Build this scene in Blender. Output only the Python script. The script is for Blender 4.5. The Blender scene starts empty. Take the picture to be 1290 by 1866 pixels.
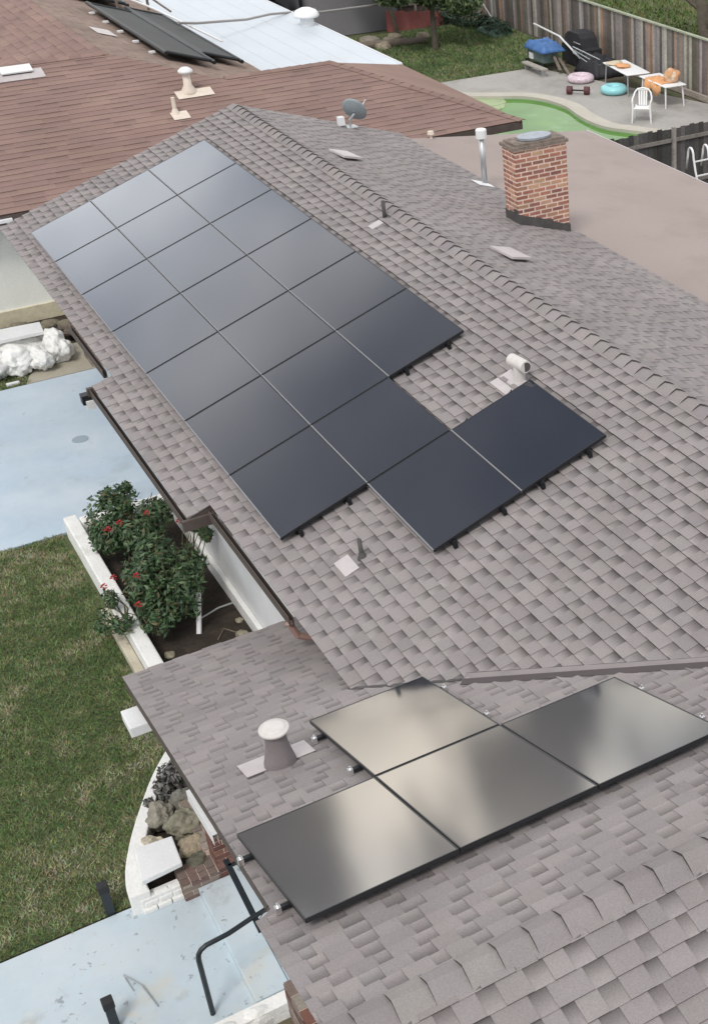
import bpy, bmesh, math, random
from mathutils import Vector, Matrix, noise
import numpy as np
random.seed(7); rng = np.random.default_rng(11)
S = bpy.context.scene; COL = S.collection
rad = math.radians
# ------------------------------------------------------------------ camera, sky, sun, exposure
cam = bpy.data.cameras.new('camera'); co = bpy.data.objects.new('camera', cam); COL.objects.link(co); S.camera = co
cam.sensor_fit = 'VERTICAL'; cam.sensor_height = 24; cam.lens = 2505.93 / 1866 * 24
cam.shift_x = -581.68 / 1866; cam.clip_start = 0.1; cam.clip_end = 1500
R = np.array([[0.56138588, 0.82753402, -0.0057734], [0.42787737, -0.29622265, -0.85391633], [-0.70835503, 0.47690627, -0.5203783]])
co.matrix_world = Matrix(((R[0][0], -R[1][0], -R[2][0], 25.5402), (R[0][1], -R[1][1], -R[2][1], -3.6386),
                          (R[0][2], -R[1][2], -R[2][2], 11.2550), (0, 0, 0, 1)))
SUN_EL, SUN_AZ = 54, 316          # degrees; azimuth counted from +X towards +Y
W = bpy.data.worlds.new('World'); S.world = W; W.use_nodes = True
nt = W.node_tree; nt.nodes.clear()
def nd(t, typ, **k):
    n = t.nodes.new(typ)
    for a, b in k.items(): setattr(n, a, b)
    return n
wo_ = nd(nt, 'ShaderNodeOutputWorld'); bg = nd(nt, 'ShaderNodeBackground'); bg.inputs[1].default_value = 0.1
sky = nd(nt, 'ShaderNodeTexSky', sky_type='NISHITA'); sky.sun_disc = False
sky.sun_elevation = rad(SUN_EL); sky.sun_rotation = rad(90 - SUN_AZ); sky.dust_density = 2.0
tc = nd(nt, 'ShaderNodeTexCoord'); mp = nd(nt, 'ShaderNodeMapping'); mp.inputs['Scale'].default_value = (1.6, 1.6, 3.2)
mp.inputs['Location'].default_value = (0.35, 0.1, 0.2)
nz = nd(nt, 'ShaderNodeTexNoise'); nz.inputs['Scale'].default_value = 2.2; nz.inputs['Detail'].default_value = 5
rp = nd(nt, 'ShaderNodeValToRGB'); rp.color_ramp.elements[0].position = .36; rp.color_ramp.elements[1].position = .66
rp.color_ramp.elements[0].color = (3.6, 3.75, 4.0, 1); rp.color_ramp.elements[1].color = (10.5, 10.3, 10.0, 1)
mx = nd(nt, 'ShaderNodeMix', data_type='RGBA'); mx.inputs[0].default_value = .8
nt.links.new(tc.outputs['Generated'], mp.inputs[0]); nt.links.new(mp.outputs[0], nz.inputs['Vector'])
nt.links.new(nz.outputs[0], rp.inputs[0]); nt.links.new(sky.outputs[0], mx.inputs[6]); nt.links.new(rp.outputs[0], mx.inputs[7])
sx_ = nd(nt, 'ShaderNodeSeparateXYZ'); nt.links.new(tc.outputs['Generated'], sx_.inputs[0])
def curve(pts, src):                     # brightness of the cloud deck against height above the horizon
    r_ = nd(nt, 'ShaderNodeValToRGB'); e_ = r_.color_ramp.elements; r_.color_ramp.interpolation = 'B_SPLINE'
    while len(e_) < len(pts): e_.new(.5)
    for k_, (p_, v_) in enumerate(pts): e_[k_].position = p_; e_[k_].color = (v_, v_, v_, 1)
    nt.links.new(src, r_.inputs[0]); return r_.outputs[0]
def mth(op, a, b, c=None):
    m_ = nd(nt, 'ShaderNodeMath', operation=op)
    for k_, v_ in enumerate((a, b, c)):
        if v_ is None: continue
        if isinstance(v_, (int, float)): m_.inputs[k_].default_value = v_
        else: nt.links.new(v_, m_.inputs[k_])
    return m_.outputs[0]
far_ = curve([(0, .24), (.08, .27), (.22, .70), (.31, .80), (.40, .52), (.49, .18), (.58, .085), (.80, .15), (1, .2)], sx_.outputs['Z'])   # -X side, times 5
g2 = nd(nt, 'ShaderNodeMapRange', interpolation_type='SMOOTHSTEP'); g2.inputs[1].default_value = .05; g2.inputs[2].default_value = -.75; nt.links.new(sx_.outputs['X'], g2.inputs[0])
mp2 = nd(nt, 'ShaderNodeMapping'); mp2.inputs['Scale'].default_value = (2, 14, 8); mp2.inputs['Location'].default_value = (.1, 2.3, .5); nt.links.new(tc.outputs['Generated'], mp2.inputs[0])
nz2 = nd(nt, 'ShaderNodeTexNoise'); nz2.inputs['Scale'].default_value = 1.0; nz2.inputs['Detail'].default_value = 2.5; nt.links.new(mp2.outputs[0], nz2.inputs['Vector'])
lowm = nd(nt, 'ShaderNodeMapRange', interpolation_type='SMOOTHSTEP'); lowm.inputs[1].default_value = .30; lowm.inputs[2].default_value = .14; nt.links.new(sx_.outputs['Z'], lowm.inputs[0])
blob = nd(nt, 'ShaderNodeMapRange', interpolation_type='SMOOTHSTEP'); blob.inputs[1].default_value = .44; blob.inputs[2].default_value = .64; blob.inputs[3].default_value = .36; blob.inputs[4].default_value = 1.6
nt.links.new(nz2.outputs[0], blob.inputs[0])
bl2 = mth('ADD', 1, mth('MULTIPLY', lowm.outputs[0], mth('SUBTRACT', blob.outputs[0], 1)))
farv = mth('MULTIPLY', mth('MULTIPLY', far_, 5.0), bl2)
fac_ = mth('ADD', 1.25, mth('MULTIPLY', g2.outputs[0], mth('SUBTRACT', farv, 1.25)))
wm = nd(nt, 'ShaderNodeMix', data_type='RGBA', blend_type='MULTIPLY'); wm.inputs[7].default_value = (1.08, .97, .83, 1)       # haze near the horizon is warmer
nt.links.new(mth('MULTIPLY', lowm.outputs[0], g2.outputs[0]), wm.inputs[0]); nt.links.new(mx.outputs[2], wm.inputs[6])
gs = nd(nt, 'ShaderNodeVectorMath', operation='SCALE'); nt.links.new(wm.outputs[2], gs.inputs[0]); nt.links.new(fac_, gs.inputs['Scale'])
nt.links.new(gs.outputs[0], bg.inputs[0]); nt.links.new(bg.outputs[0], wo_.inputs[0])
sl = bpy.data.lights.new('sun', 'SUN'); sl.energy = 1.4; sl.angle = rad(16); sl.color = (1.0, .96, .9)
so = bpy.data.objects.new('sun', sl); COL.objects.link(so)
sd = Vector((math.cos(rad(SUN_EL)) * math.cos(rad(SUN_AZ)), math.cos(rad(SUN_EL)) * math.sin(rad(SUN_AZ)), math.sin(rad(SUN_EL))))
so.rotation_euler = sd.to_track_quat('Z', 'Y').to_euler()
S.view_settings.view_transform = 'Standard'; S.view_settings.look = 'None'; S.view_settings.gamma = 1
S.view_settings.exposure = 0.3
# ------------------------------------------------------------------ helpers
class MB:
    def __init__(s): s.v = []; s.f = []; s.c = []; s.m = []
    def add(s, vs, fs, c=None, m=0):
        b = len(s.v); s.v += [tuple(p) for p in vs]; s.f += [tuple(b + i for i in f) for f in fs]
        s.c += [c or (1, 1, 1)] * len(vs); s.m += [m] * len(fs); return s
    def box(s, a, b, c=None, M=None):
        (x0, y0, z0), (x1, y1, z1) = a, b
        vs = [Vector(p) for p in ((x0, y0, z0), (x1, y0, z0), (x1, y1, z0), (x0, y1, z0), (x0, y0, z1), (x1, y0, z1), (x1, y1, z1), (x0, y1, z1))]
        if M: vs = [M @ v for v in vs]
        return s.add(vs, [(0, 3, 2, 1), (4, 5, 6, 7), (0, 1, 5, 4), (1, 2, 6, 5), (2, 3, 7, 6), (3, 0, 4, 7)], c)
    def bar(s, p, q, w, h=None, c=None, up=(0, 0, 1)):
        p, q = Vector(p), Vector(q); d = (q - p); L = d.length; d.normalize(); u = Vector(up)
        if abs(d.dot(u)) > .98: u = Vector((1, 0, 0))
        x = d.cross(u).normalized(); y = x.cross(d); h = h or w
        M = Matrix(((x.x, y.x, d.x, p.x), (x.y, y.y, d.y, p.y), (x.z, y.z, d.z, p.z), (0, 0, 0, 1)))
        return s.box((-w / 2, -h / 2, 0), (w / 2, h / 2, L), c, M)
    def tube(s, pts, r, n=8, c=None, cap=True):
        pts = [Vector(p) for p in pts]; rs = r if isinstance(r, (list, tuple)) else [r] * len(pts)
        vs = []; fs = []; x = None
        for i, p in enumerate(pts):
            d = (pts[min(i + 1, len(pts) - 1)] - pts[max(i - 1, 0)]).normalized()
            if x is None: x = d.orthogonal().normalized()
            x = (x - d * x.dot(d)).normalized(); y = d.cross(x)
            vs += [p + (x * math.cos(2 * math.pi * k / n) + y * math.sin(2 * math.pi * k / n)) * rs[i] for k in range(n)]
        for i in range(len(pts) - 1):
            for k in range(n):
                a = i * n + k; b = i * n + (k + 1) % n; fs.append((a, b, b + n, a + n))
        if cap: fs += [tuple(range(n))[::-1], tuple(range((len(pts) - 1) * n, len(pts) * n))]
        return s.add(vs, fs, c)
    def lathe(s, prof, o=(0, 0, 0), n=24, c=None):
        o = Vector(o); vs = []; fs = []
        for r, z in prof: vs += [o + Vector((r * math.cos(2 * math.pi * k / n), r * math.sin(2 * math.pi * k / n), z)) for k in range(n)]
        for i in range(len(prof) - 1):
            for k in range(n):
                a = i * n + k; b = i * n + (k + 1) % n; fs.append((a, b, b + n, a + n))
        fs += [tuple(range(n))[::-1], tuple(range((len(prof) - 1) * n, len(prof) * n))]
        return s.add(vs, fs, c)
    def prism(s, pts, z0, z1, c=None):
        n = len(pts); vs = [(x, y, z0) for x, y in pts] + [(x, y, z1) for x, y in pts]
        return s.add(vs, [tuple(range(n))[::-1], tuple(range(n, 2 * n))] + [(i, (i + 1) % n, n + (i + 1) % n, n + i) for i in range(n)], c)
    def slab(s, pts, t, c=None):
        n = len(pts); vs = [Vector(p) for p in pts]; nn = (vs[1] - vs[0]).cross(vs[2] - vs[0]).normalized()
        if nn.z < 0: vs.reverse(); nn = -nn
        lo = [v - nn * t for v in vs]
        return s.add(vs + lo, [tuple(range(n)), tuple(range(n, 2 * n))[::-1]] + [((i + 1) % n, i, n + i, n + (i + 1) % n) for i in range(n)], c)
    def sheet(s, pts, z, c=None):
        return s.add([(x, y, z) for x, y in pts], [tuple(range(len(pts)))], c)
    def rock(s, o, r, seed, c=None, flat=.75, sub=3, amt=.28, ridge=0):
        bm = bmesh.new(); bmesh.ops.create_icosphere(bm, subdivisions=sub, radius=1)
        vs = []
        for v in bm.verts:
            p = v.co.copy(); k = 1 + amt * noise.noise(p * 1.1 + Vector((seed * 7.3, seed, 0))) + amt * .5 * noise.noise(p * 2.7 + Vector((0, seed * 3.1, seed))) + amt * .22 * noise.noise(p * 6 + Vector((seed, 0, 0)))
            if ridge: k += ridge * (1 - 2 * abs(noise.noise(p * 2.4 + Vector((seed * 1.7, 0, seed))))) + ridge * .3 * (1 - 2 * abs(noise.noise(p * 6.5 + Vector((0, seed * .9, 3)))))
            rr = r if isinstance(r, (tuple, list)) else (r, r, r * flat)
            vs.append((o[0] + p.x * k * rr[0], o[1] + p.y * k * rr[1], o[2] + p.z * k * rr[2]))
        fs = [tuple(v.index for v in f.verts) for f in bm.faces]; bm.free()
        return s.add(vs, fs, c)
    def build(s, name, mat, parent=None, smooth=False, bevel=0, kind=None, origin=None):
        me = bpy.data.meshes.new(name); wl = Vector(origin or (0, 0, 0))
        if parent is not None: wl = WL.get(parent.name, Vector())
        v = np.array(s.v, float).reshape(-1, 3) - np.array(wl)
        me.from_pydata(v.tolist(), [], s.f); me.update()
        at = me.color_attributes.new('tint', 'FLOAT_COLOR', 'POINT')
        cc = np.ones((len(s.c), 4), np.float32); cc[:, :3] = np.array(s.c, np.float32); at.data.foreach_set('color', cc.ravel())
        me.materials.append(mat)
        if smooth: me.shade_smooth()
        o = bpy.data.objects.new(name, me); COL.objects.link(o)
        if parent is not None:
            o.parent = parent; WL[o.name] = wl
        else:
            o.location = wl; WL[o.name] = wl
        if bevel:
            b = o.modifiers.new('bevel', 'BEVEL'); b.width = bevel; b.segments = 2; b.limit_method = 'ANGLE'
        if kind: o['kind'] = kind
        return o
WL = {}
def tag(o, label, cat, group=None):
    o['label'] = label; o['category'] = cat
    if group: o['group'] = group
    return o
def thing(name, label, cat, loc=(0, 0, 0), group=None):
    o = bpy.data.objects.new(name, None); COL.objects.link(o); o.location = loc; o.empty_display_size = .2
    WL[o.name] = Vector(loc); return tag(o, label, cat, group)
def mat(name, col, rough=.8, metal=0, tint=False, n1=(0, 1), n2=(0, 1), bump=0, bscale=40, spec=.5, stain=None, ior=1.5, coat=0):
    m = bpy.data.materials.new(name); m.use_nodes = True; t = m.node_tree; b = t.nodes['Principled BSDF']; L = t.links.new
    b.inputs['Roughness'].default_value = rough; b.inputs['Metallic'].default_value = metal
    b.inputs['Specular IOR Level'].default_value = spec; b.inputs['IOR'].default_value = ior; b.inputs['Coat Weight'].default_value = coat
    cn = nd(t, 'ShaderNodeRGB'); cn.outputs[0].default_value = (*col, 1); cur = cn.outputs[0]
    tcx = nd(t, 'ShaderNodeTexCoord')
    if tint:
        a = nd(t, 'ShaderNodeVertexColor', layer_name='tint'); x = nd(t, 'ShaderNodeMix', data_type='RGBA', blend_type='MULTIPLY'); x.inputs[0].default_value = 1
        L(cur, x.inputs[6]); L(a.outputs[0], x.inputs[7]); cur = x.outputs[2]
    for amt, sc in (n1, n2):
        if amt:
            n = nd(t, 'ShaderNodeTexNoise'); n.inputs['Scale'].default_value = sc; n.inputs['Detail'].default_value = 4
            L(tcx.outputs['Object'], n.inputs['Vector'])
            r = nd(t, 'ShaderNodeMapRange'); r.inputs[1].default_value = .25; r.inputs[2].default_value = .75
            r.inputs[3].default_value = 1 - amt; r.inputs[4].default_value = 1 + amt; L(n.outputs[0], r.inputs[0])
            x = nd(t, 'ShaderNodeVectorMath', operation='SCALE'); L(cur, x.inputs[0]); L(r.outputs[0], x.inputs['Scale']); cur = x.outputs[0]
    for stn in ([stain] if stain and not isinstance(stain, list) else (stain or [])):
        scol, sc, lo, hi, amt = stn
        n = nd(t, 'ShaderNodeTexNoise'); n.inputs['Scale'].default_value = sc; n.inputs['Detail'].default_value = 6; n.inputs['Roughness'].default_value = .62
        L(tcx.outputs['Object'], n.inputs['Vector'])
        r = nd(t, 'ShaderNodeMapRange'); r.inputs[1].default_value = lo; r.inputs[2].default_value = hi; r.inputs[4].default_value = amt; L(n.outputs[0], r.inputs[0])
        x = nd(t, 'ShaderNodeMix', data_type='RGBA'); L(r.outputs[0], x.inputs[0]); L(cur, x.inputs[6]); x.inputs[7].default_value = (*scol, 1); cur = x.outputs[2]
    L(cur, b.inputs['Base Color'])
    if bump:
        n = nd(t, 'ShaderNodeTexNoise'); n.inputs['Scale'].default_value = bscale; n.inputs['Detail'].default_value = 5
        L(tcx.outputs['Object'], n.inputs['Vector']); bp = nd(t, 'ShaderNodeBump'); bp.inputs['Strength'].default_value = bump; bp.inputs['Distance'].default_value = .02
        L(n.outputs[0], bp.inputs['Height']); L(bp.outputs[0], b.inputs['Normal'])
    return m
def jit(c, a): k = 1 + random.uniform(-a, a); return tuple(min(1.5, x * k * (1 + random.uniform(-a, a) * .25)) for x in c)
TAN = 1 / 3; SN = 1 / math.sqrt(10); CS = 3 / math.sqrt(10)
G = -.2                                         # ground level
zm = lambda y: 2.8235 + y / 3                    # main roof front plane
zb = lambda y: 4.25 - (y - 4.28) / 3             # main roof back plane
zw = lambda x: 2.918 + (x - 15.498) / 3          # wing far slope
zn = lambda x: 4.419 - (x - 20) / 3              # wing near slope
# ------------------------------------------------------------------ materials
M_shingle = mat('shingle_grey', (1, 1, 1), .95, tint=True, n1=(.10, 1.3), n2=(.14, 90), bump=.35, bscale=160, spec=.2)
M_brownsh = mat('shingle_brown', (1, 1, 1), .95, tint=True, n1=(.13, .7), n2=(.12, 60), bump=.3, bscale=140, spec=.2)
M_deckwood = mat('roof_deck', (.10, .08, .07), .9)
M_fascia = mat('fascia_brown', (.085, .066, .058), .7, n1=(.2, 6))
M_white = mat('white_paint', (.74, .75, .76), .6, n1=(.05, 3), n2=(.04, 30), bump=.1, bscale=60, stain=((.42, .38, .30), 2.2, .6, .8, .35))
M_whitem = mat('white_masonry', (.78, .78, .76), .75, n1=(.07, 4), n2=(.05, 30), bump=.4, bscale=30, stain=((.36, .32, .24), 3.5, .56, .8, .5))
M_bwall = mat('cream_wall', (.85, .86, .81), .8, n1=(.05, 1.2), n2=(.04, 20), bump=.2, bscale=80)
M_beige = mat('beige_plinth', (.62, .57, .42), .85, n1=(.15, 3), n2=(.1, 15))
M_bluecon = mat('blue_painted_concrete', (.47, .55, .60), .62, n1=(.07, .8), n2=(.03, 9), bump=.06, bscale=50,
                stain=[((.58, .62, .64), .9, .45, .7, .6), ((.58, .52, .40), 1.3, .57, .72, .7), ((.30, .32, .33), 3.0, .60, .72, .45), ((.16, .18, .20), 8, .615, .66, .6)])
M_bluecon2 = mat('blue_painted_patio', (.43, .525, .61), .55, n1=(.08, .5), n2=(.025, 8), bump=.04, bscale=50,
                stain=[((.55, .62, .68), .7, .42, .66, .8), ((.30, .34, .37), 1.6, .58, .74, .4), ((.22, .25, .28), 6, .66, .71, .55)])
M_pad = mat('beige_concrete', (.40, .37, .30), .85, n1=(.12, 2), n2=(.05, 30), bump=.2)
M_soil = mat('soil', (.035, .026, .019), .95, n1=(.35, 5), n2=(.3, 40), bump=.8, bscale=25, stain=((.10, .08, .055), 9, .6, .75, .7))
M_ground = mat('ground', (.10, .085, .055), .95, n1=(.3, .4), n2=(.3, 8), bump=.5, bscale=8, stain=((.05, .075, .025), .6, .45, .6, .8))
M_lawnb = mat('lawn_soil', (.085, .10, .042), .95, n1=(.3, 2), n2=(.35, 25), bump=.6, bscale=30)
M_grass = mat('grass_blade', (1, 1, 1), .85, tint=True, spec=.2)
M_leaf = mat('leaf', (1, 1, 1), .6, tint=True, n2=(.15, 20), spec=.35)
M_bark = mat('bark', (.10, .085, .065), .9, n1=(.3, 6), n2=(.25, 40), bump=.8, bscale=30)
M_rose = mat('rose_petal', (.33, .012, .012), .6, n2=(.3, 40))
M_brick = mat('brick', (1, 1, 1), .9, tint=True, n1=(.1, 5), n2=(.18, 45), bump=.5, bscale=70)
M_mortar = mat('mortar', (.72, .57, .49), .95, n1=(.15, 8), n2=(.1, 60), bump=.5, bscale=60)
M_galv = mat('galvanised', (.50, .52, .53), .45, .7, n1=(.12, 9))
M_alu = mat('aluminium', (.80, .80, .80), .3, .9)
M_blackm = mat('black_metal', (.015, .017, .02), .45, .3, n1=(.2, 8))
M_rail = mat('handrail_black', (.018, .024, .03), .4, 0, n1=(.2, 12))
M_frame = mat('panel_frame_black', (.03, .032, .036), .4, .5)
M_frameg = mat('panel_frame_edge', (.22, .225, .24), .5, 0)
M_vent = mat('vent_mauve', (.20, .175, .18), .75, n1=(.1, 6), n2=(.06, 40))
M_vcap = mat('vent_cap', (.60, .57, .55), .6, n1=(.08, 12))
M_flash = mat('flashing_pale', (.52, .48, .48), .55, .2, n1=(.1, 5))
M_lead = mat('lead_dark', (.075, .07, .07), .75, n1=(.25, 8))
M_cream = mat('cream_metal', (.66, .58, .50), .6, n1=(.1, 8))
M_flat = mat('rolled_roof', (.345, .29, .27), .9, n1=(.07, .35), n2=(.04, 30), bump=.15, bscale=120, spec=.25, stain=((.28, .235, .215), .9, .52, .72, .6))
M_wroof = mat('white_metal_roof', (.53, .58, .63), .5, n1=(.05, .5), n2=(.02, 6), stain=((.46, .48, .48), .8, .56, .75, .35))
M_coll = mat('solar_collector', (.016, .022, .023), .55, n1=(.35, 1.2), spec=.18)
M_fence = mat('fence_wood', (1, 1, 1), .9, tint=True, n1=(.18, 2), n2=(.22, 14), bump=.4, bscale=30)
M_deckc = mat('pool_concrete', (.385, .368, .345), .85, n1=(.10, .7), n2=(.06, 9), bump=.2, stain=((.26, .25, .235), .55, .5, .66, .75))
M_coping = mat('coping', (.50, .47, .41), .8, n1=(.08, 2), n2=(.05, 20))
M_pshell = mat('pool_shell', (.30, .42, .26), .8, n1=(.1, 2))
M_poolstep = mat('pool_step', (.36, .44, .25), .7, n1=(.1, 3))
M_plastic = mat('white_plastic', (.82, .82, .83), .4)
M_greyw = mat('grey_wall', (.22, .215, .23), .85, n1=(.08, .8), n2=(.05, 10))
M_dark = mat('dark_fabric', (.02, .02, .024), .7, n1=(.3, 4))
M_blue = mat('blue_tarp', (.06, .15, .36), .55, n1=(.25, 5), bump=.5, bscale=9)
M_bluegrey = mat('faded_tarp', (.22, .27, .37), .6, n1=(.2, 5), bump=.5, bscale=9)
M_teal = mat('turquoise_vinyl', (.30, .66, .70), .3)
M_pink = mat('pink_vinyl', (.66, .54, .60), .35, n1=(.25, 9))
M_red = mat('red_tarp', (.33, .11, .10), .7, n1=(.25, 2))
M_maroon = mat('maroon_rubber', (.10, .03, .035), .6)
M_orange = mat('orange_towel', (.70, .36, .17), .9, n1=(.2, 8), bump=.4, bscale=40)
M_greent = mat('green_tarp', (.05, .10, .07), .6, n1=(.3, 4), bump=.5, bscale=10)
M_rock = mat('rock', (.25, .245, .225), .9, tint=True, n1=(.3, 3), n2=(.3, 22), bump=.8, bscale=18, stain=((.08, .085, .05), 5, .5, .66, .7))
M_wood = mat('old_wood', (.16, .13, .105), .9, n1=(.25, 4), n2=(.2, 30))
M_screen = mat('chimney_lid', (.34, .37, .42), .5, .4, n1=(.2, 12))
M_dish = mat('dish_grey', (.26, .30, .32), .55, n1=(.1, 5))
M_glassw = mat('window_glass', (.03, .035, .04), .05)
# solar glass: dark cells under slightly hazy textured glass
def solar_mat():
    m = mat('solar_glass', (.012, .016, .029), .08, ior=2.05, spec=.5)
    t = m.node_tree; b = t.nodes['Principled BSDF']; tcx = nd(t, 'ShaderNodeTexCoord')
    n = nd(t, 'ShaderNodeTexNoise'); n.inputs['Scale'].default_value = 1.4; n.inputs['Detail'].default_value = 3
    t.links.new(tcx.outputs['Object'], n.inputs['Vector']); r = nd(t, 'ShaderNodeMapRange')
    r.inputs[3].default_value = .05; r.inputs[4].default_value = .10; t.links.new(n.outputs[0], r.inputs[0]); t.links.new(r.outputs[0], b.inputs['Roughness'])
    return m
M_glass = solar_mat()
M_water = mat('pool_water', (.115, .245, .06), .05, n1=(.2, .8), bump=.06, bscale=4, spec=.02, stain=((.18, .34, .17), 1.6, .56, .70, .5))
# ------------------------------------------------------------------ shingles
GREY = [(.298, .271, .268), (.288, .263, .262), (.280, .256, .256), (.272, .248, .250), (.294, .268, .264), (.282, .261, .258)]
BROWN = [(.268, .183, .158), (.255, .173, .150), (.250, .169, .150), (.270, .187, .160), (.245, .168, .148)]
def shingles(mb, o, du, dv, V, expo, lo, hi, pal, wid=(.12, .22), h=(.009, .017), contrast=1, v0=0, butt=.42, step=0, rec=(.46, .68)):
    """courses of laminated tabs on the plane o + u*du + v*dv; lo/hi give the u range at height v"""
    o, du, dv = Vector(o), Vector(du), Vector(dv); n = du.cross(dv).normalized()
    if n.z < 0: n = -n
    k = 0; v = v0
    while v < V - 1e-4:
        va, vb = v, min(v + expo * 1.04, V); ex = step if k % 2 == 0 else 0; la, lb, ha, hb = lo(va), lo(vb), hi(va), hi(vb)
        u = min(la, lb) - random.uniform(0, .2); end = max(ha, hb); up = k % 2
        while u < end:
            w = random.uniform(*wid) * (1.12 if up else .78); u2 = u + w
            c = random.choice(pal); hh = (h[1] if up else h[0]) + ex
            c = jit(c, .035 * contrast)
            kt, km, kb = (.96, 1, 1) if up else (1 - random.uniform(*rec) * contrast, 1 - random.uniform(.03, .2) * contrast, 1 + .10 * contrast)   # cut-outs: dark granule band, plus painted shade below the course above
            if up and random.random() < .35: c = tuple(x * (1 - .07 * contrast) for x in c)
            P = lambda uu, vv, L, H: o + du * min(max(uu, L), H) + dv * vv
            vm = va + (vb - va) * .42; lm, hm = lo(vm), hi(vm)
            f = [P(u, va, la, ha), P(u2, va, la, ha), P(u2, vm, lm, hm), P(u, vm, lm, hm), P(u2, vb, lb, hb), P(u, vb, lb, hb)]
            if max((f[1] - f[0]).length, (f[4] - f[5]).length) > 1e-3:
                hh += random.uniform(0, .003); te = .001 + (.004 if up else 0)
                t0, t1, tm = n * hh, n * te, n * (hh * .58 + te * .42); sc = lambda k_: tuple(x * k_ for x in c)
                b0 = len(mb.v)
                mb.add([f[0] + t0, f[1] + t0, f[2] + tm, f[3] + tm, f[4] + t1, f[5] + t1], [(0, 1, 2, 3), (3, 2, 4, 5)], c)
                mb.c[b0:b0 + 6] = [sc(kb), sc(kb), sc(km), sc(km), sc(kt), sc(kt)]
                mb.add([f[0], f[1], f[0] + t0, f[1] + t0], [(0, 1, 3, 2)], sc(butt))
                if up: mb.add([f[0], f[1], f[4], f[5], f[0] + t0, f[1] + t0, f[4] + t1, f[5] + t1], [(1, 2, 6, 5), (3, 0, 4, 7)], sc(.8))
            u = u2; up = 1 - up
        v += expo; k += 1
    return mb
def ridge_caps(mb, p, q, na, nb, w=.15, step=.235, pal=GREY, t=.028):
    """overlapping folded caps from p to q; na, nb are the downhill unit vectors of the two slopes"""
    p, q = Vector(p), Vector(q); L = (q - p).length; d = (q - p) / L; na, nb = Vector(na), Vector(nb); k = 0; up = Vector((0, 0, 1))
    while k * step < L:
        a = p + d * (k * step); b = p + d * min(k * step + step * 1.25, L + .03); c = jit(random.choice(pal), .06)
        c = tuple(x * .95 for x in c); ra, rb = up * (.012 + t), up * .010
        # arched section: 5 points across
        def sec(o_, r): return [o_ + na * w + up * .012, o_ + na * w * .5 + r * .8 + up * .010, o_ + r + up * .012, o_ + nb * w * .5 + r * .8 + up * .010, o_ + nb * w + up * .012]
        A = sec(b, ra); B = sec(a, rb); lo_ = [x - up * t * 1.2 for x in A]
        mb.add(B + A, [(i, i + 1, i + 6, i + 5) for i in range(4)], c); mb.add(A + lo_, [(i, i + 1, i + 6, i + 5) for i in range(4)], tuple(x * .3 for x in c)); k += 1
    return mb
# ================================================================== SETTING
def ground(name, pts, z, m): return MB().sheet(pts, z).build(name, m, kind='structure')
ground('lawn', [(5.02, -9), (13.44, -9), (13.42, -2.60), (12.94, -2.60), (12.0, -1.98), (11.2, -1.40), (11.2, -1.0), (5.1, -1.30)], G, M_lawnb)
MB().box((-.85, -9, G - .1), (5.06, 1.3, G + .015)).build('patio', M_bluecon2, kind='structure')
MB().box((13.46, -9, G - .1), (15.58, -1.98, G + .012)).build('walkway', M_bluecon, kind='structure')
MB().box((13.72, -1.98, G - .1), (15.55, -1.62, G + .14)).box((13.72, -1.615, G - .1), (16.2, -.6, G + .28)).build('steps', M_bluecon, kind='structure', bevel=.012)
pad = [(-.87, -.62), (-1.2, -.50), (-1.6, -.27), (-1.95, -.02), (-2.3, .55), (-2.3, 1.3), (-.87, 1.3)]
MB().prism(pad, G - .1, G + .02).build('concrete_pad', M_pad, kind='structure')
ground('side_lawn', [(-2.6, -9), (-.86, -9), (-.86, -.60), (-1.2, -.5), (-1.9, -.1), (-2.6, -.2)], G + .004, M_lawnb)
MB().box((-3.9, -9, G - .1), (-2.55, 3, -.02)).build('soil_strip', M_soil, kind='structure')
MB().box((5.55, -1.14, G - .1), (11.8, .2, G + .07)).build('planter_soil', M_soil, kind='structure')
MB().prism([(11.4, -1.3), (11.55, -1.72), (12.1, -2.0), (12.7, -2.3), (13.3, -2.5), (13.5, -2.5), (13.5, -1.3)], G - .1, G + .06).build('rock_bed_soil', M_soil, kind='structure')
ground('yard', [(-25.2, 11.5), (-16.9, 11.5), (-16.9, 21.6), (-25.2, 21.6)], G, M_lawnb)
ground('far_lawn', [(-60, 21.8), (40, 21.8), (40, 70), (-60, 70)], G, M_lawnb)
def smooth_loop(p, n=4):
    out = []; N = len(p)
    for i in range(N):
        a, b, c, d = [Vector((*p[(i + k) % N], 0)) for k in (-1, 0, 1, 2)]
        for j in range(n):
            t = j / n; out.append(tuple((.5 * (2 * b + (c - a) * t + (2 * a - 5 * b + 4 * c - d) * t * t + (3 * b - a - 3 * c + d) * t ** 3)).xy))
    return out
pool = smooth_loop([(-15.2, 15.0), (-14.7, 15.9), (-14.25, 16.5), (-13.8, 17.15), (-13.05, 17.55), (-12.0, 17.68), (-10.95, 17.5), (-9.98, 17.42), (-9.2, 17.55), (-8.5, 17.95), (-7.6, 18.45), (-6.4, 18.7), (-5.0, 18.3), (-4.2, 17),
        (-4.4, 15), (-6, 13.6), (-9, 13.1), (-12.5, 13.2), (-14.6, 14.0)])
def offset(p, d):
    out = []; N = len(p)
    for i in range(N):
        a, b, c = Vector(p[i - 1]), Vector(p[i]), Vector(p[(i + 1) % N]); t = (c - a).normalized(); out.append(tuple(b + Vector((-t.y, t.x)) * d))
    return out
pout = offset(pool, .5); pin = pool
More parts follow.
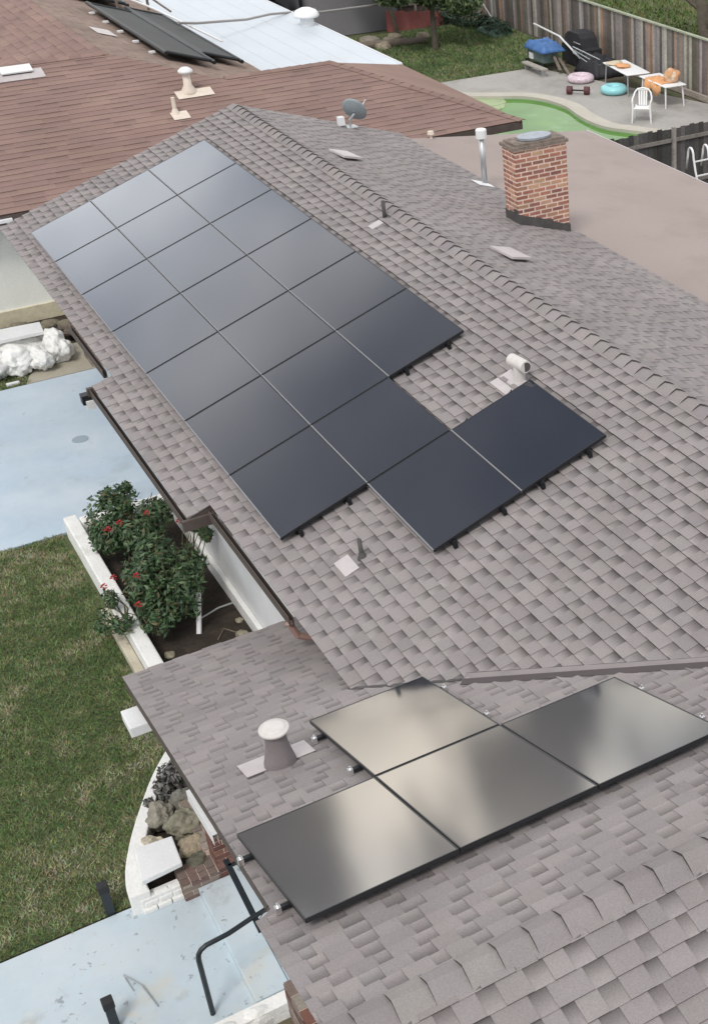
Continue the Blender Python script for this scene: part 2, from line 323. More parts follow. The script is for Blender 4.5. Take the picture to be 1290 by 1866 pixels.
def ring(name, outer, inner, z, m, kind='structure'):
    bm = bmesh.new(); es = []
    for lp in (outer, inner):
        vs = [bm.verts.new((x, y, z)) for x, y in lp]; es += [bm.edges.new((vs[i], vs[(i + 1) % len(vs)])) for i in range(len(vs))]
    bmesh.ops.triangle_fill(bm, edges=es, use_beauty=True)
    mb = MB(); bm.verts.index_update(); mb.add([v.co for v in bm.verts], [tuple(v.index for v in f.verts) for f in bm.faces]); bm.free()
    return mb.build(name, m, kind=kind)
ring('ground', [(-420, -420), (420, -420), (420, 420), (-420, 420)], offset(pool, .2), G - .03, M_ground)
ring('pool_deck', [(-16.9, 12.2), (-3.0, 12.2), (-3.0, 21.55), (-9.4, 21.55), (-16.9, 19.35)], pout, G + .004, M_deckc)
def band(outer, inner, zo, zi, zlo):
    mb = MB(); N = len(outer); vs = [(x, y, zo) for x, y in outer] + [(x, y, zi) for x, y in inner] + [(x, y, zlo) for x, y in inner]
    mb.add(vs, [(i, (i + 1) % N, N + (i + 1) % N, N + i) for i in range(N)] + [(N + i, N + (i + 1) % N, 2 * N + (i + 1) % N, 2 * N + i) for i in range(N)]); return mb
band(pout, pin, G + .006, G + .02, G - .06).build('pool_coping', M_coping, kind='structure')
band(pin, offset(pin, -.01), G - .06, G - .06, G - .9).build('pool_wall', M_pshell, kind='structure')
MB().sheet(pin, G - .09).build('pool_water', M_water, kind='structure')
stp = MB()
for i, z in enumerate((G - .07, G - .082)):
    stp.prism([(-15.2 + .1, 15.2), (-14.95, 16.0), (-14.35 + .42 * i, 16.75 - .1 * i), (-13.7 + .45 * i, 16.5 - .3 * i), (-13.5 + .45 * i, 15.6 - .3 * i), (-14, 15.0)], z - .06, z)
stp.build('pool_steps', M_poolstep, kind='structure')
# ------------------------------------------------------------------ grass (uncountable)
def blades(name, n, inside, box, z, size, pal, seed, lean=.6):
    r = np.random.default_rng(seed); (x0, x1), (y0, y1) = box; P = []
    xs = r.uniform(x0, x1, n * 2); ys = r.uniform(y0, y1, n * 2); V = []; F = []; Cc = []; k = 0
    for x, y in zip(xs, ys):
        if not inside(x, y): continue
        p = .55 * noise.noise(Vector((x * .6, y * .6, seed))) + .5 * noise.noise(Vector((x * 2.1, y * 2.1, seed + 5))) + .5 * noise.noise(Vector((x * 5.5, y * 5.5, seed + 9)))
        a = r.uniform(0, 6.28); w = size * r.uniform(.25, .5); hh = size * r.uniform(.5, 1.15) * (1 + .4 * p); lx, ly = r.normal(0, lean, 2) * size
        dx, dy = math.cos(a) * w / 2, math.sin(a) * w / 2
        V += [(x - dx, y - dy, z), (x + dx, y + dy, z), (x + lx, y + ly, z + hh)]; F.append((k, k + 1, k + 2)); k += 3
        t = min(max(.44 + p * 1.15 + r.normal(0, .18), 0), .999) * (len(pal) - 1); i = int(t); q = t - i
        c = [(pal[i][j] * (1 - q) + pal[i + 1][j] * q) * r.uniform(.75, 1.25) for j in range(3)]; Cc += [tuple(c)] * 3
        if k >= n * 3: break
    mb = MB(); mb.v = V; mb.f = F; mb.c = Cc
    return mb.build(name, M_grass, kind='stuff')
PG = [(.085, .135, .05), (.125, .18, .07), (.175, .22, .098), (.25, .27, .145), (.38, .375, .25)]
def in_lawn(x, y):
    if x < 5.05 or x > 13.43: return False
    if x < 11: return y < -1.38
    if x < 12: return y < -1.42 - (x - 11.0) * .62
    if x < 13: return y < -2.04 - (x - 12) * .62
    return y < -2.66
blades('lawn_grass', 165000, in_lawn, ((5.05, 13.43), (-7.0, -1.35)), G, .042, PG, 3)
blades('side_grass', 4000, lambda x, y: y < -.55 or (y < -.25 and x < -1.75), ((-2.5, -.87), (-2.2, -.3)), G + .004, .05, PG, 5)
blades('yard_grass', 26000, lambda x, y: noise.noise(Vector((x * .5, y * .5, 2))) > -.8 - .03 * (x + 17), ((-24.5, -16.95), (14, 21.5)), G, .09, PG[:4], 8)
blades('far_grass', 30000, lambda x, y: True, ((-32, -8), (22.2, 36)), G, .16, [(.075, .12, .03), (.11, .155, .045), (.15, .18, .07), (.2, .2, .1)], 9)
blades('corner_grass', 2500, lambda x, y: True, ((15.95, 17.6), (-3.2, -1.95)), G, .05, PG, 12)
# ================================================================== HOUSE WITH THE SOLAR ROOF
A = thing('ranch_house', 'grey shingle roofed white house in the foreground carrying the solar panels', 'house', (10, 2, G))
EXP = (4.6 / CS) / 32
XL = -1.25
dvm = (0, CS, SN); dvb = (0, -CS, SN); dvw = (CS, 0, SN); dvn = (-CS, 0, SN)
mb = MB()
# front slope: eave y=-.32, far rake x=XL, cut by the wing valley
val = lambda v: 15.2145 + (-.32 + v * CS) + .02
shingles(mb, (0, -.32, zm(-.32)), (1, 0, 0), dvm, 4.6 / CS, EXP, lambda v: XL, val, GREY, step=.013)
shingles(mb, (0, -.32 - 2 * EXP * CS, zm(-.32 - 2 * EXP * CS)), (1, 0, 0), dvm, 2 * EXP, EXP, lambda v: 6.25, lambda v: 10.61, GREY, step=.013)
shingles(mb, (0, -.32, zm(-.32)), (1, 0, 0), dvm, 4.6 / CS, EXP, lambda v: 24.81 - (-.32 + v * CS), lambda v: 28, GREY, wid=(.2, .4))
fs_ = mb.build('roof', M_shingle, A)
mb = MB()
Vb = (7.6 - 4.28) / CS
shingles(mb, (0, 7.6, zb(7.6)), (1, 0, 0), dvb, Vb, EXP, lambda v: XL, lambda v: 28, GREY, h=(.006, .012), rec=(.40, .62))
mb.build('back_roof', M_shingle, A)
mb = MB(); Vw = (20 - 12.1) / CS
def wlo(v):
    x = 12.1 + v * CS
    return (-1.96 - (x - 12.1) * .0385) if x < 18.35 else (-2.33 - (x - 18.35) * .035)
def whi(v):
    x = 12.1 + v * CS
    return .2 if x < 14.87 else min(x - 15.2145 - .02, 4.9)
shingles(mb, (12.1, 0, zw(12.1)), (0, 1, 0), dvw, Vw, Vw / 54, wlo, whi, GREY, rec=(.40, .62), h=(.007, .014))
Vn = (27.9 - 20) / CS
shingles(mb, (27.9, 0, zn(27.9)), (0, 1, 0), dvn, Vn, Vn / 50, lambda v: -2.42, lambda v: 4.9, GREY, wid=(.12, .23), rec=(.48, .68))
mb.build('wing_roof', M_shingle, A)
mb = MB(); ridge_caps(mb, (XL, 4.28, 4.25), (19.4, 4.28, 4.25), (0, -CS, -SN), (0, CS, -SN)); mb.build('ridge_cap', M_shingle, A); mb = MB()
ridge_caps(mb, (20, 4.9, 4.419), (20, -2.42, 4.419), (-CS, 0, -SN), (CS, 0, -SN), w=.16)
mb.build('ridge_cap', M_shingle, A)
# roof decks, soffits
mb = MB()
mb.slab([(XL, -.31, zm(-.31) - .006), (15.0, -.31, zm(-.31) - .006), (19.5, 4.28, zm(4.28) - .006), (XL, 4.28, zm(4.28) - .006)], .16)
mb.slab([(6.26, -.585, zm(-.585) - .008), (10.6, -.585, zm(-.585) - .008), (10.6, -.312, zm(-.312) - .008), (6.26, -.312, zm(-.312) - .008)], .15)
mb.slab([(XL, 4.29, 4.24), (28, 4.29, 4.24), (28, 7.58, zb(7.58) - .006), (XL, 7.58, zb(7.58) - .006)], .16)
mb.slab([(12.11, -1.955, zw(12.11) - .006), (18.35, -2.19, zw(18.35) - .006), (19.99, -2.37, zw(19.99) - .006), (19.99, 4.7, zw(19.99) - .006), (14.9, -.32, zw(14.9) - .006), (14.9, .2, zw(14.9) - .006), (12.11, .2, zw(12.11) - .006)], .16)
mb.slab([(20.01, -2.4, zn(20.01) - .006), (27.88, -2.4, zn(27.88) - .006), (27.88, 4.9, zn(27.88) - .006), (20.01, 4.9, zn(20.01) - .006)], .16)
mb.build('roof_deck', M_fascia, A)
# brown gutters on the eaves
mb = MB()
def gutter(x0, x1, y, z):
    mb.box((x0, y - .06, z - .13), (x1, y - .052, z - .02)); mb.box((x0, y - .06, z - .14), (x1, y - .004, z - .13)); mb.box((x0, y - .012, z - .13), (x1, y - .004, z - .03))
gutter(3.9, 5.95, -.32, zm(-.32)); gutter(6.25, 10.61, -.60, zm(-.60)); gutter(10.7, 13.35, -.32, zm(-.32))
mb.box((10.612, -.69, zm(-.6) - .14), (10.66, -.30, zm(-.6) - .0)); mb.box((6.18, -.69, zm(-.6) - .14), (6.24, -.32, zm(-.6) - .02))
mb.build('gutter', M_fascia, A)
MB().box((6.08, -.78, 2.36), (6.22, -.58, 2.5)).build('downspout', M_blackm, A)
MB().tube([(13.3, -.37, 2.60), (13.3, -.30, 2.4), (13.3, .18, 2.1)], .04).build('downspout', mat('copperish', (.35, .22, .19), .6), A)
MB().box((6.1, -.74, 2.30), (6.26, -.62, 2.42)).build('gutter_bracket', M_white, A)
# valley flashing, one folded strip plus lower thin seam
mb = MB()
def vpt(y, side, o=0): return (15.2145 + y + side, y - side, zm(y) + o)
a, b = .52, 4.2
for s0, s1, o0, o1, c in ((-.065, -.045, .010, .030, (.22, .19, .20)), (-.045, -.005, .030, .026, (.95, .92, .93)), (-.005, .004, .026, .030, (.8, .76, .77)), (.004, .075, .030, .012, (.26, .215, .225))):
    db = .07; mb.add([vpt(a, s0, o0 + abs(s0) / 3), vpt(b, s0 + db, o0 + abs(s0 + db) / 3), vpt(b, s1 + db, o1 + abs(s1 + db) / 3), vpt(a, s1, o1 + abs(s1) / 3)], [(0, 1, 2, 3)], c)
mv = mat('valley_metal', (.25, .232, .228), .6, 0, tint=True, n1=(.1, 4))
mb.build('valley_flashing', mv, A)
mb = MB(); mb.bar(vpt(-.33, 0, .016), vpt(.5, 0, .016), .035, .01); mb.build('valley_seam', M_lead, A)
# walls
wl = MB()
wl.box((5.8, .25, G - .1), (14.0, .45, zm(.25) - .17)); wl.box((XL + .3, 1.3, G - .1), (5.8, 1.5, zm(1.3) - .17)); wl.box((5.8, .451, G - .1), (5.98, 1.3, zm(.4) - .17))
wl.box((XL + .3, 1.501, G - .1), (XL + .5, 7.3, 3.0)); wl.box((XL + .5, 7.1, G - .1), (27.6, 7.3, 3.0)); wl.box((27.4, -1.2, G - .1), (27.6, 7.1, 1.6))
wl.box((14.05, -1.25, G - .1), (27.4, -1.05, 1.7)); wl.box((12.9, .451, G - .1), (13.1, 1.2, 1.8))
wl.add([(14.05, -1.26, 1.7), (27.2, -1.26, 1.7), (20, -1.26, 4.2), (14.05, -1.06, 1.7), (27.2, -1.06, 1.7), (20, -1.06, 4.2)], [(0, 1, 2), (3, 5, 4), (0, 2, 5, 3), (1, 4, 5, 2)])
wl.build('wall', M_white, A)
MB().box((5.75, .17, G - .1), (12.2, .249, .10)).build('foundation_ledge', M_whitem, A, bevel=.02)
wf = MB(); wf.box((7.9, .20, 1.15), (9.25, .248, 1.21)).box((7.9, .20, 2.05), (9.25, .248, 2.11)).box((7.9, .20, 1.211), (7.96, .248, 2.049)).box((9.19, .20, 1.211), (9.25, .248, 2.049)).box((8.55, .21, 1.211), (8.6, .248, 2.049))
wfo = wf.build('window', M_plastic, A); MB().box((7.96, .23, 1.212), (9.19, .243, 2.048)).build('pane', M_glassw, wfo)
MB().box((12.57, -2.13, 1.58), (12.93, -.6, 1.71)).build('porch_beam', M_white, A, bevel=.01)
# brick porch pier and brick wall under the near gable
def bricks(mb, x0, x1, y0, y1, z0, z1, pal, L=.2, H=.065, g=.011, faces='xXyY', top=False):
    """brick skins on the faces of a block; mortar core is built apart"""
    z = z0; k = 0
    while z < z1 - .02:
        zt = min(z + H, z1)
        for f in faces:
            a0, a1 = (y0, y1) if f in 'xX' else (x0, x1); u = a0 - (L / 2 if k % 2 else 0)
            while u < a1:
                p, q = max(u, a0), min(u + L - g, a1); u += L
                if q - p < .02: continue
                e = random.uniform(.004, .009); c = jit(random.choice(pal), .18)
                if f == 'x': mb.box((x0 - e, p, z), (x0 + .01, q, zt - g), c)
                if f == 'X': mb.box((x1 - .01, p, z), (x1 + e, q, zt - g), c)
                if f == 'y': mb.box((p, y0 - e, z), (q, y0 + .01, zt - g), c)
                if f == 'Y': mb.box((p, y1 - .01, z), (q, y1 + e, zt - g), c)
        z += H; k += 1
    if top:
        u = x0
        while u < x1:
            q = min(u + L - g, x1); v = y0
            while v < y1: mb.box((u, v, z1 - .01), (q, min(v + .1 - g, y1), z1 + random.uniform(.004, .01)), jit(random.choice(pal), .18)); v += .1
            u += L
    return mb
BR = [(.16, .07, .055), (.13, .055, .045), (.19, .095, .075), (.10, .05, .045), (.17, .078, .058)]
BRP = [(.24, .19, .165), (.20, .15, .13), (.29, .245, .215), (.18, .125, .11)]
mb = bricks(MB(), 13.42, 13.70, -1.72, -1.32, G, 1.35, BR); mo = mb.build('brick_pier', M_brick, A)
MB().box((13.42, -1.72, G - .05), (13.70, -1.32, 1.34)).build('mortar', M_mortar, mo)
mb = bricks(MB(), 16.25, 21.5, -1.82, -1.5, G, .8, BRP + BR[:2], faces='yX', top=True); mo = mb.build('brick_wall', M_brick, A)
MB().box((16.25, -1.82, G - .05), (21.5, -1.5, .8)).build('mortar', M_mortar, mo)
mb = MB(); mb.add([(15.4, -2.11, 2.71), (16.5, -2.16, 3.08), (16.5, -2.12, 3.08), (15.4, -2.07, 2.71), (15.4, -2.11, 2.59), (16.5, -2.16, 2.96), (16.5, -2.12, 2.96), (15.4, -2.07, 2.59)], [(0, 1, 2, 3), (0, 4, 5, 1), (3, 2, 6, 7)])
mb.build('barge_board', M_white, A)
mb = bricks(MB(), -1.55, -.95, .62, .86, G, .35, BRP, top=True); mo = mb.build('brick_base', M_brick, A)
MB().box((-1.55, .62, G - .05), (-.95, .86, .345)).build('mortar', M_mortar, mo)
# chimney
cx0, cx1, cy0, cy1, cz = 5.62, 6.03, 6.47, 7.42, 4.74
CB = [(.36, .165, .115), (.30, .13, .10), (.42, .23, .155), (.25, .115, .095), (.38, .18, .125), (.33, .15, .105), (.45, .27, .18)]
mb = bricks(MB(), cx0, cx1, cy0, cy1, 3.02, cz, CB, L=.215, H=.076, g=.027)
ch = mb.build('chimney', M_brick, A)
MB().box((cx0, cy0, 2.95), (cx1, cy1, cz - .005)).build('mortar', M_mortar, ch)
mb = MB(); mb.prism([(cx0 - .035, cy0 - .035), (cx1 + .035, cy0 - .035), (cx1 + .035, cy1 + .035), (cx0 - .035, cy1 + .035)], cz, cz + .05)
mb.prism([(cx0 + .0, cy0 + .02), (cx1 - .0, cy0 + .02), (cx1 - .0, cy1 - .02), (cx0 + .0, cy1 - .02)], cz + .05, cz + .09)
mb.build('crown', mat('mortar_crown', (.20, .165, .14), .95, n1=(.35, 9), n2=(.2, 40), bump=1, bscale=20), ch)
mb = MB(); mb.prism([(6.0 + .19 * math.cos(t) - .18, 6.95 + .30 * math.sin(t)) for t in np.linspace(0, 6.28, 24, endpoint=False)], cz + .10, cz + .135); mb.build('lid', M_screen, ch)
mb = MB()
def zfl(y, base): return zb(y) + base
for (xa, ya, xb, yb) in ((cx1 + .014, cy0 - .014, cx1 + .014, cy1 + .014), (cx0 - .014, cy0 - .014, cx1 + .014, cy0 - .014)):
    n_ = 9
    for i in range(n_):
        f0, f1 = i / n_, (i + 1) / n_; p = Vector((xa + (xb - xa) * f0, ya + (yb - ya) * f0, 0)); q = Vector((xa + (xb - xa) * f1, ya + (yb - ya) * f1, 0)); hgt = .17 + (.07 if xa != xb else -.03) * (i > 5) + random.uniform(-.012, .012)
        mb.add([(p.x, p.y, zb(p.y) - .02), (q.x, q.y, zb(q.y) - .02), (q.x, q.y, zb(q.y) + hgt), (p.x, p.y, zb(p.y) + hgt)], [(0, 1, 2, 3)])
mb.build('flashing', M_lead, ch)
# roof vents of the house
def plate(cx, cy, zf, wx, wy, m, parent, sx=0, sy=0, name='flashing', lift=.022, th=.006):
    mb = MB(); P = [(cx - wx / 2, cy - wy / 2), (cx + wx / 2, cy - wy / 2), (cx + wx / 2, cy + wy / 2), (cx - wx / 2, cy + wy / 2)]
    mb.slab([(x, y, zf(x, y) + lift) for x, y in P], th); return mb.build(name, m, parent)
zM = lambda x, y: zm(y); zB = lambda x, y: zb(y); zW = lambda x, y: zw(x)
b = (15.98, -1.38, zw(15.98))
mb = MB().lathe([(.145, -.08), (.14, .05), (.118, .14), (.098, .24), (.092, .34), (.095, .38)], b); v = mb.build('flue_vent', M_vent, A, smooth=True)
MB().lathe([(.08, .382), (.126, .386), (.133, .40), (.133, .412), (.12, .424), (.108, .42), (.104, .43), (.07, .438), (.0, .44)], b).build('cap', M_vcap, v, smooth=True)
plate(15.85, -1.38, zW, .32, .62, M_flash, v)
b = (6.25, 4.07, zm(4.07)); v = MB().tube([(b[0], b[1], b[2] - .05), (b[0], b[1], b[2] + .27)], .032).build('pipe_vent', M_lead, A, smooth=True); plate(6.33, 3.88, zM, .17, .19, M_flash, v)
b = (13.2, .57, zm(.57)); v = MB().tube([(b[0], b[1], b[2] - .05), (b[0] - .02, b[1], b[2] + .24)], [.03, .024]).build('pipe_vent', M_lead, A, smooth=True); plate(13.17, .39, zM, .32, .17, M_flash, v)
mb = MB(); mb.tube([(13.2, .57, zm(.57) + .0), (13.2, .57, zm(.57) + .08)], [.06, .03]); mb.build('boot', M_lead, v)
b = Vector((11.95, 3.27, zm(3.27))); mb = MB(); mb.lathe([(.072, -.06), (.072, .22)], b, 20); mb.tube([b + Vector((-.15, -.02, .24)), b + Vector((.15, .02, .24))], .078, 20)
v = mb.build('tee_vent', M_vcap, A, smooth=False); MB().lathe([(.02, 0), (.075, 0), (.075, .004)], (0, 0, 0)).v
MB().tube([b + Vector((.151, .02, .24)), b + Vector((.153, .02, .24))], .060, 20).build('mouth', M_lead, v); plate(11.86, 3.16, zM, .42, .30, M_flash, v)
b = Vector((2.88, 7.45, zb(7.45) - .03)); v = MB().tube([b, b + Vector((0, 0, .90))], .052, 12).build('galvanised_flue', M_galv, A, smooth=True)
MB().lathe([(.06, .88), (.10, .885), (.10, 1.03), (.09, 1.045), (.0, 1.05)], b).build('cap', M_white, v, smooth=False); plate(2.98, 7.36, zB, .36, .3, M_white, v)
MB().tube([(-1.02, 8.2, 2.95), (-1.02, 8.2, 3.08)], .03).lathe([(.06, .08), (.075, .1), (.06, .16), (.0, .17)], (-1.02, 8.2, 2.98)).build('vent_cap', M_cream, A)
for (x, y, wx, wy) in ((2.38, 5.03, .62, .36), (8.25, 5.15, .62, .36)):
    mb = MB(); P = [(x - wx / 2, y - wy / 2), (x + wx / 2 + .1, y - wy / 2), (x + wx / 2, y + wy / 2), (x - wx / 2 - .06, y + wy / 2)]
    mb.slab([(px, py, zb(py) + .02 + (.07 if i in (1, 2) else .02)) for i, (px, py) in enumerate(P)], .035); mb.build('slant_vent', M_flash, A)
# low patio roof behind
fz = lambda y: 3.06 - (y - 7.55) * .124
o = thing('patio_roof', 'smooth brown low slope patio roof behind the brick chimney', 'roof', (10, 9.8, G))
mb = MB().slab([(-1.12, 7.5, fz(7.5)), (28, 7.5, fz(7.5)), (28, 12.02, fz(12.02)), (-1.12, 12.02, fz(12.02))], .14); mb.build('roof_sheet', M_flat, o)
mb = MB().box((-1.14, 12.02, fz(12) - .16), (28, 12.05, fz(12) + .008)); mb.build('drip_edge', M_flash, o)
for x in (-.9, 3.0, 7.0, 11.0): MB().box((x, 11.7, G), (x + .1, 11.8, 2.4)).build('post', M_white, o)
# ------------------------------------------------------------------ satellite dish
b = Vector((-.86, 6.42, zb(6.42)))
o = thing('satellite_dish', 'grey satellite dish at the far edge of the grey roof', 'satellite dish', b)
MB().tube([b, b + Vector((0, 0, .16)), b + Vector((.05, .1, .28))], .025).box(b + Vector((-.12, -.12, .01)), b + Vector((.12, .12, .03))).build('mast', M_galv, o)
ax = Vector((-.62, .62, .48)).normalized(); Q = ax.to_track_quat('Z', 'Y').to_matrix().to_4x4(); Q.translation = b + Vector((.05, .08, .32))
mb = MB(); prof = [(.25 * i / 6, .07 * (i / 6) ** 2) for i in range(7)]; n = 28; vs = []; fs = []
for r_, z_ in prof:
    vs += [Q @ Vector((r_ * math.cos(6.2832 * k / n), 1.1 * r_ * math.sin(6.2832 * k / n), z_)) for k in range(n)]
for i in range(6): fs += [(i * n + k, i * n + (k + 1) % n, (i + 1) * n + (k + 1) % n, (i + 1) * n + k) for k in range(n)]
mb.add(vs, fs); d_ = mb.build('reflector', M_dish, o, smooth=True); sm = d_.modifiers.new('thick', 'SOLIDIFY'); sm.thickness = .012
MB().tube([b + Vector((.02, -.05, .25)), b + Vector((-.22, .25, .2)), b + Vector((-.30, .5, .42))], .012).build('arm', M_galv, o)
mb = MB().box(b + Vector((-.02, -.26, .10)), b + Vector((.10, -.14, .26))).tube([b + Vector((.02, -.2, .0)), b + Vector((.02, -.2, .2))], .02); mb.build('feed_box', M_white, o)
# ================================================================== SOLAR PANELS
ORD = ['first', 'second', 'third', 'fourth', 'fifth', 'sixth', 'seventh', 'eighth']
LP, HP, TP = 1.722, 1.144, .035
def make_panel(glass_m, edge):
    r = bpy.data.objects.new('solar_module', None); COL.objects.link(r); WL[r.name] = Vector(); r.empty_display_size = .2
    e = .011
    MB().box((e, e, -.006), (LP - e, HP - e, -.002)).build('glass', glass_m, r)
    o4 = [(0, 0), (LP, 0), (LP, HP), (0, HP)]; i4 = [(e, e), (LP - e, e), (LP - e, HP - e), (e, HP - e)]
    f = MB(); q = range(4); f.add([(*p, 0) for p in o4] + [(*p, 0) for p in i4] + [(*p, -TP) for p in o4] + [(*p, -TP) for p in i4],
          [(k, (k + 1) % 4, 4 + (k + 1) % 4, 4 + k) for k in q] + [(8 + k, 8 + (k + 1) % 4, (k + 1) % 4, k) for k in q] + [(4 + k, 4 + (k + 1) % 4, 12 + (k + 1) % 4, 12 + k) for k in q] + [(8, 11, 10, 9)])
    f.build('frame', M_frame, r)
    if edge: MB().box((.002, -.004, -TP + .004), (LP - .002, .010, .0015)).build('frame_edge', M_frameg, r)  # paler strip along the eave side, sky reflection put into its grey
    return r
def dup(r):
    c = r.copy(); COL.objects.link(c)
    for ch_ in list(r.children): d = ch_.copy(); COL.objects.link(d); d.parent = c
    return c
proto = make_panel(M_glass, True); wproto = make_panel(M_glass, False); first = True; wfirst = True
th = math.atan(TAN)
PU, PV = 1.742, 1.154
rows = [('row beside the eave', range(7)), ('middle row', range(8)), ('row beside the ridge', list(range(6)) + [7])]
for j, (rn, cols) in enumerate(rows):
    for i in cols:
        o = proto if first else dup(proto); first = False
        o.location = (i * PU + .01, j * PV * CS + .004, 2.95 + j * PV * SN); o.rotation_euler = (th, 0, 0)
        tail = 'counted from the far rake' if i < 7 or j == 1 else ''
        lab = f'black solar panel, {ORD[i]} in the {rn} from the far gable' if not (j == 2 and i == 7) else 'black solar panel standing apart at the near end, below the white tee vent'
        tag(o, lab, 'solar panel', 'solar panels on the long roof slope')
wing_labels = {(1, 0): 'glossy solar panel lowest on the wing slope, beside the flue vent', (0, 1): 'glossy solar panel at the outer gable end of the wing, above the blue steps',
               (1, 1): 'glossy solar panel in the middle of the three along the wing ridge', (2, 1): 'glossy solar panel nearest the roof valley on the wing slope'}
for (a_, b_), lab in wing_labels.items():
    o = wproto if wfirst else dup(wproto); wfirst = False
    o.location = (15.498 + b_ * PU * CS + .006, -2.1044 + a_ * PV + .01, 3.0443 + b_ * PU * SN); o.rotation_euler = (0, -th, 0)
    tag(o, lab, 'solar panel', 'solar panels on the wing roof')
# mounting rails with end clamps
def rail(name, p, q, lab, clampm, grp, feet=True):
    o = thing(name, lab, 'rail', p, grp); d = (Vector(q) - Vector(p)).normalized()
    MB().bar(p, q, .035, .04).build('rail', M_frame, o)
    for s_, e_ in ((-1, p), (1, q)):
        e_ = Vector(e_); MB().box(e_ + Vector((-.02, -.02, -.035)), e_ + Vector((.02, .02, .028))).tube([e_ + Vector((0, 0, .02)), e_ + Vector((0, 0, .055))], .009, 8).build('end_clamp', clampm, o)
    Ln = (Vector(q) - Vector(p)).length; k = .15
    while k < Ln: c = Vector(p) + d * k; MB().box(c + Vector((-.03, -.03, -.12)), c + Vector((.03, .03, -.02))).build('foot', clampm, o); k += 1.2
for j, (x0, x1) in enumerate(((0, 7), (0, 8), (0, 6), (7, 8))):
    jj = min(j, 2)
    for k_, fr in enumerate((.22, .78)):
        y = (jj * PV + fr * HP) * CS; z = 2.95 + (jj * PV + fr * HP) * SN - .066
        nm = ['row beside the eave', 'middle row', 'row beside the ridge', 'lone panel near the tee vent'][j]
        rail('mounting_rail', (x0 * PU - .03, y, z), (x1 * PU + .045, y, z), f'black rail under the {("lower", "upper")[k_]} half of the {nm}' if j < 3 else f'short black rail under the {("lower", "upper")[k_]} half of the {nm}', M_blackm, 'rails under the long array')
for b_, (a0, a1) in ((0, (1, 2)), (1, (0, 3))):
    for k_, fr in enumerate((.22, .78)):
        x = 15.498 + (b_ * PU + fr * LP) * CS; z = 3.0443 + (b_ * PU + fr * LP) * SN - .066
        rail('mounting_rail', (x, -2.1044 + a0 * PV - .07, z), (x, -2.1044 + a1 * PV + .06, z), f'silver tipped rail under the {("lower", "upper")[k_]} half of the {("single lowest wing panel", "row of three wing panels")[b_]}', M_alu, 'rails under the wing array')
# ================================================================== NEIGHBOUR HOUSE, BROWN ROOF
B = thing('neighbour_house', 'long cream neighbour house under a red brown shingle roof', 'house', (-8, 3, G))
bz = lambda x: 2.4 - (x + 3.0) / 3
XE, XR, XR2 = -3.0, -7.95, -6.36
mb = MB(); dv = (-CS, 0, SN)
HV = .22
# left high part, cut by the hip down to the lower ridge; u runs along +Y
V1 = (XE - XR) / CS; V2 = (XE - XR2) / CS
def bhi(v):
    x = XE - v * CS
    if x > XR2: return 11.4 - (XE - x) * .95
    return 3.6 + (x - XR) * 1.25
shingles(mb, (XE, 0, 2.4), (0, 1, 0), dv, V2, V2 / 20, lambda v: -6, bhi, BROWN, wid=(.5, 1.0), h=(.009, .011), contrast=.3, butt=.6)
shingles(mb, (XR2, 0, bz(XR2)), (0, 1, 0), dv, (XR2 - XR) / CS, (XR2 - XR) / CS / 10, lambda v: -6, lambda v: 3.6 + ((XR2 - v * CS) - XR) * 1.25, BROWN, wid=(.5, 1.0), h=(.009, .011), contrast=.3, butt=.6)
mb.build('roof', M_brownsh, B)
# wing running away: +Y slope and -Y slope, ridge y=3.61 z=4.03
cz_ = 4.03; mb = MB()
shingles(mb, (0, 7.75, cz_ - (7.75 - 3.61) / 3), (1, 0, 0), (0, -CS, SN), 4.14 / CS, 4.14 / CS / 18, lambda v: -24, lambda v: XR + (7.75 - v * CS - 3.61) * .28 if 7.75 - v * CS < 5.9 else -6.6 - (7.75 - v * CS - 5.9) * 1.6, [(.27, .205, .17), (.255, .195, .165), (.285, .215, .18)], wid=(.3, .6), h=(.006, .009), contrast=.3)
mb.build('rear_roof', M_brownsh, B)
mb = MB()
shingles(mb, (0, -2.4, cz_ - 6.01 / 3), (1, 0, 0), (0, CS, SN), 6.01 / CS, .22, lambda v: -24, lambda v: XR - .03 - (3.61 - (-2.4 + v * CS)) * .0, BROWN, wid=(.3, .6), h=(.006, .009), contrast=.3)
mb.build('rear_roof', M_brownsh, B)
# lower ridge's back slope, hip end
mb = MB()
mb.slab([(XR2, 5.6, bz(XR2) - .004), (XR2, 8.2, bz(XR2) - .004), (-9.6, 11.4, 2.4), (-9.6, 5.6, 2.4)], .1, (.23, .145, .12))
mb.slab([(XR2, 8.2, bz(XR2)), (XE, 11.4, 2.4), (-9.6, 11.4, 2.4)], .1, (.27, .185, .155))
mb.slab([(XE + .01, -6, 2.392), (XE + .01, 11.4, 2.392), (XR2, 8.2, bz(XR2) - .008), (XR2, -6, bz(XR2) - .008)], .14, (.05, .03, .025))
mb.slab([(XR2, -6, bz(XR2) - .008), (XR2, 5.6, bz(XR2) - .008), (XR, 3.6, bz(XR) - .008), (XR, -6, bz(XR) - .008)], .14, (.05, .03, .025))
mb.slab([(XR, 3.61, cz_ - .02), (XR, 7.74, cz_ - 1.397), (-24, 7.74, cz_ - 1.397), (-24, 3.61, cz_ - .02)], .14, (.08, .05, .045))
mb.slab([(XR, 3.60, cz_ - .024), (XR, -2.39, cz_ - 2.024), (-24, -2.39, cz_ - 2.024), (-24, 3.60, cz_ - .024)], .14, (.08, .05, .045))
mb.build('roof_deck', M_brownsh, B)
mb = MB(); hip = Vector((XE - XR2, 11.4 - 8.2, 0)).normalized()
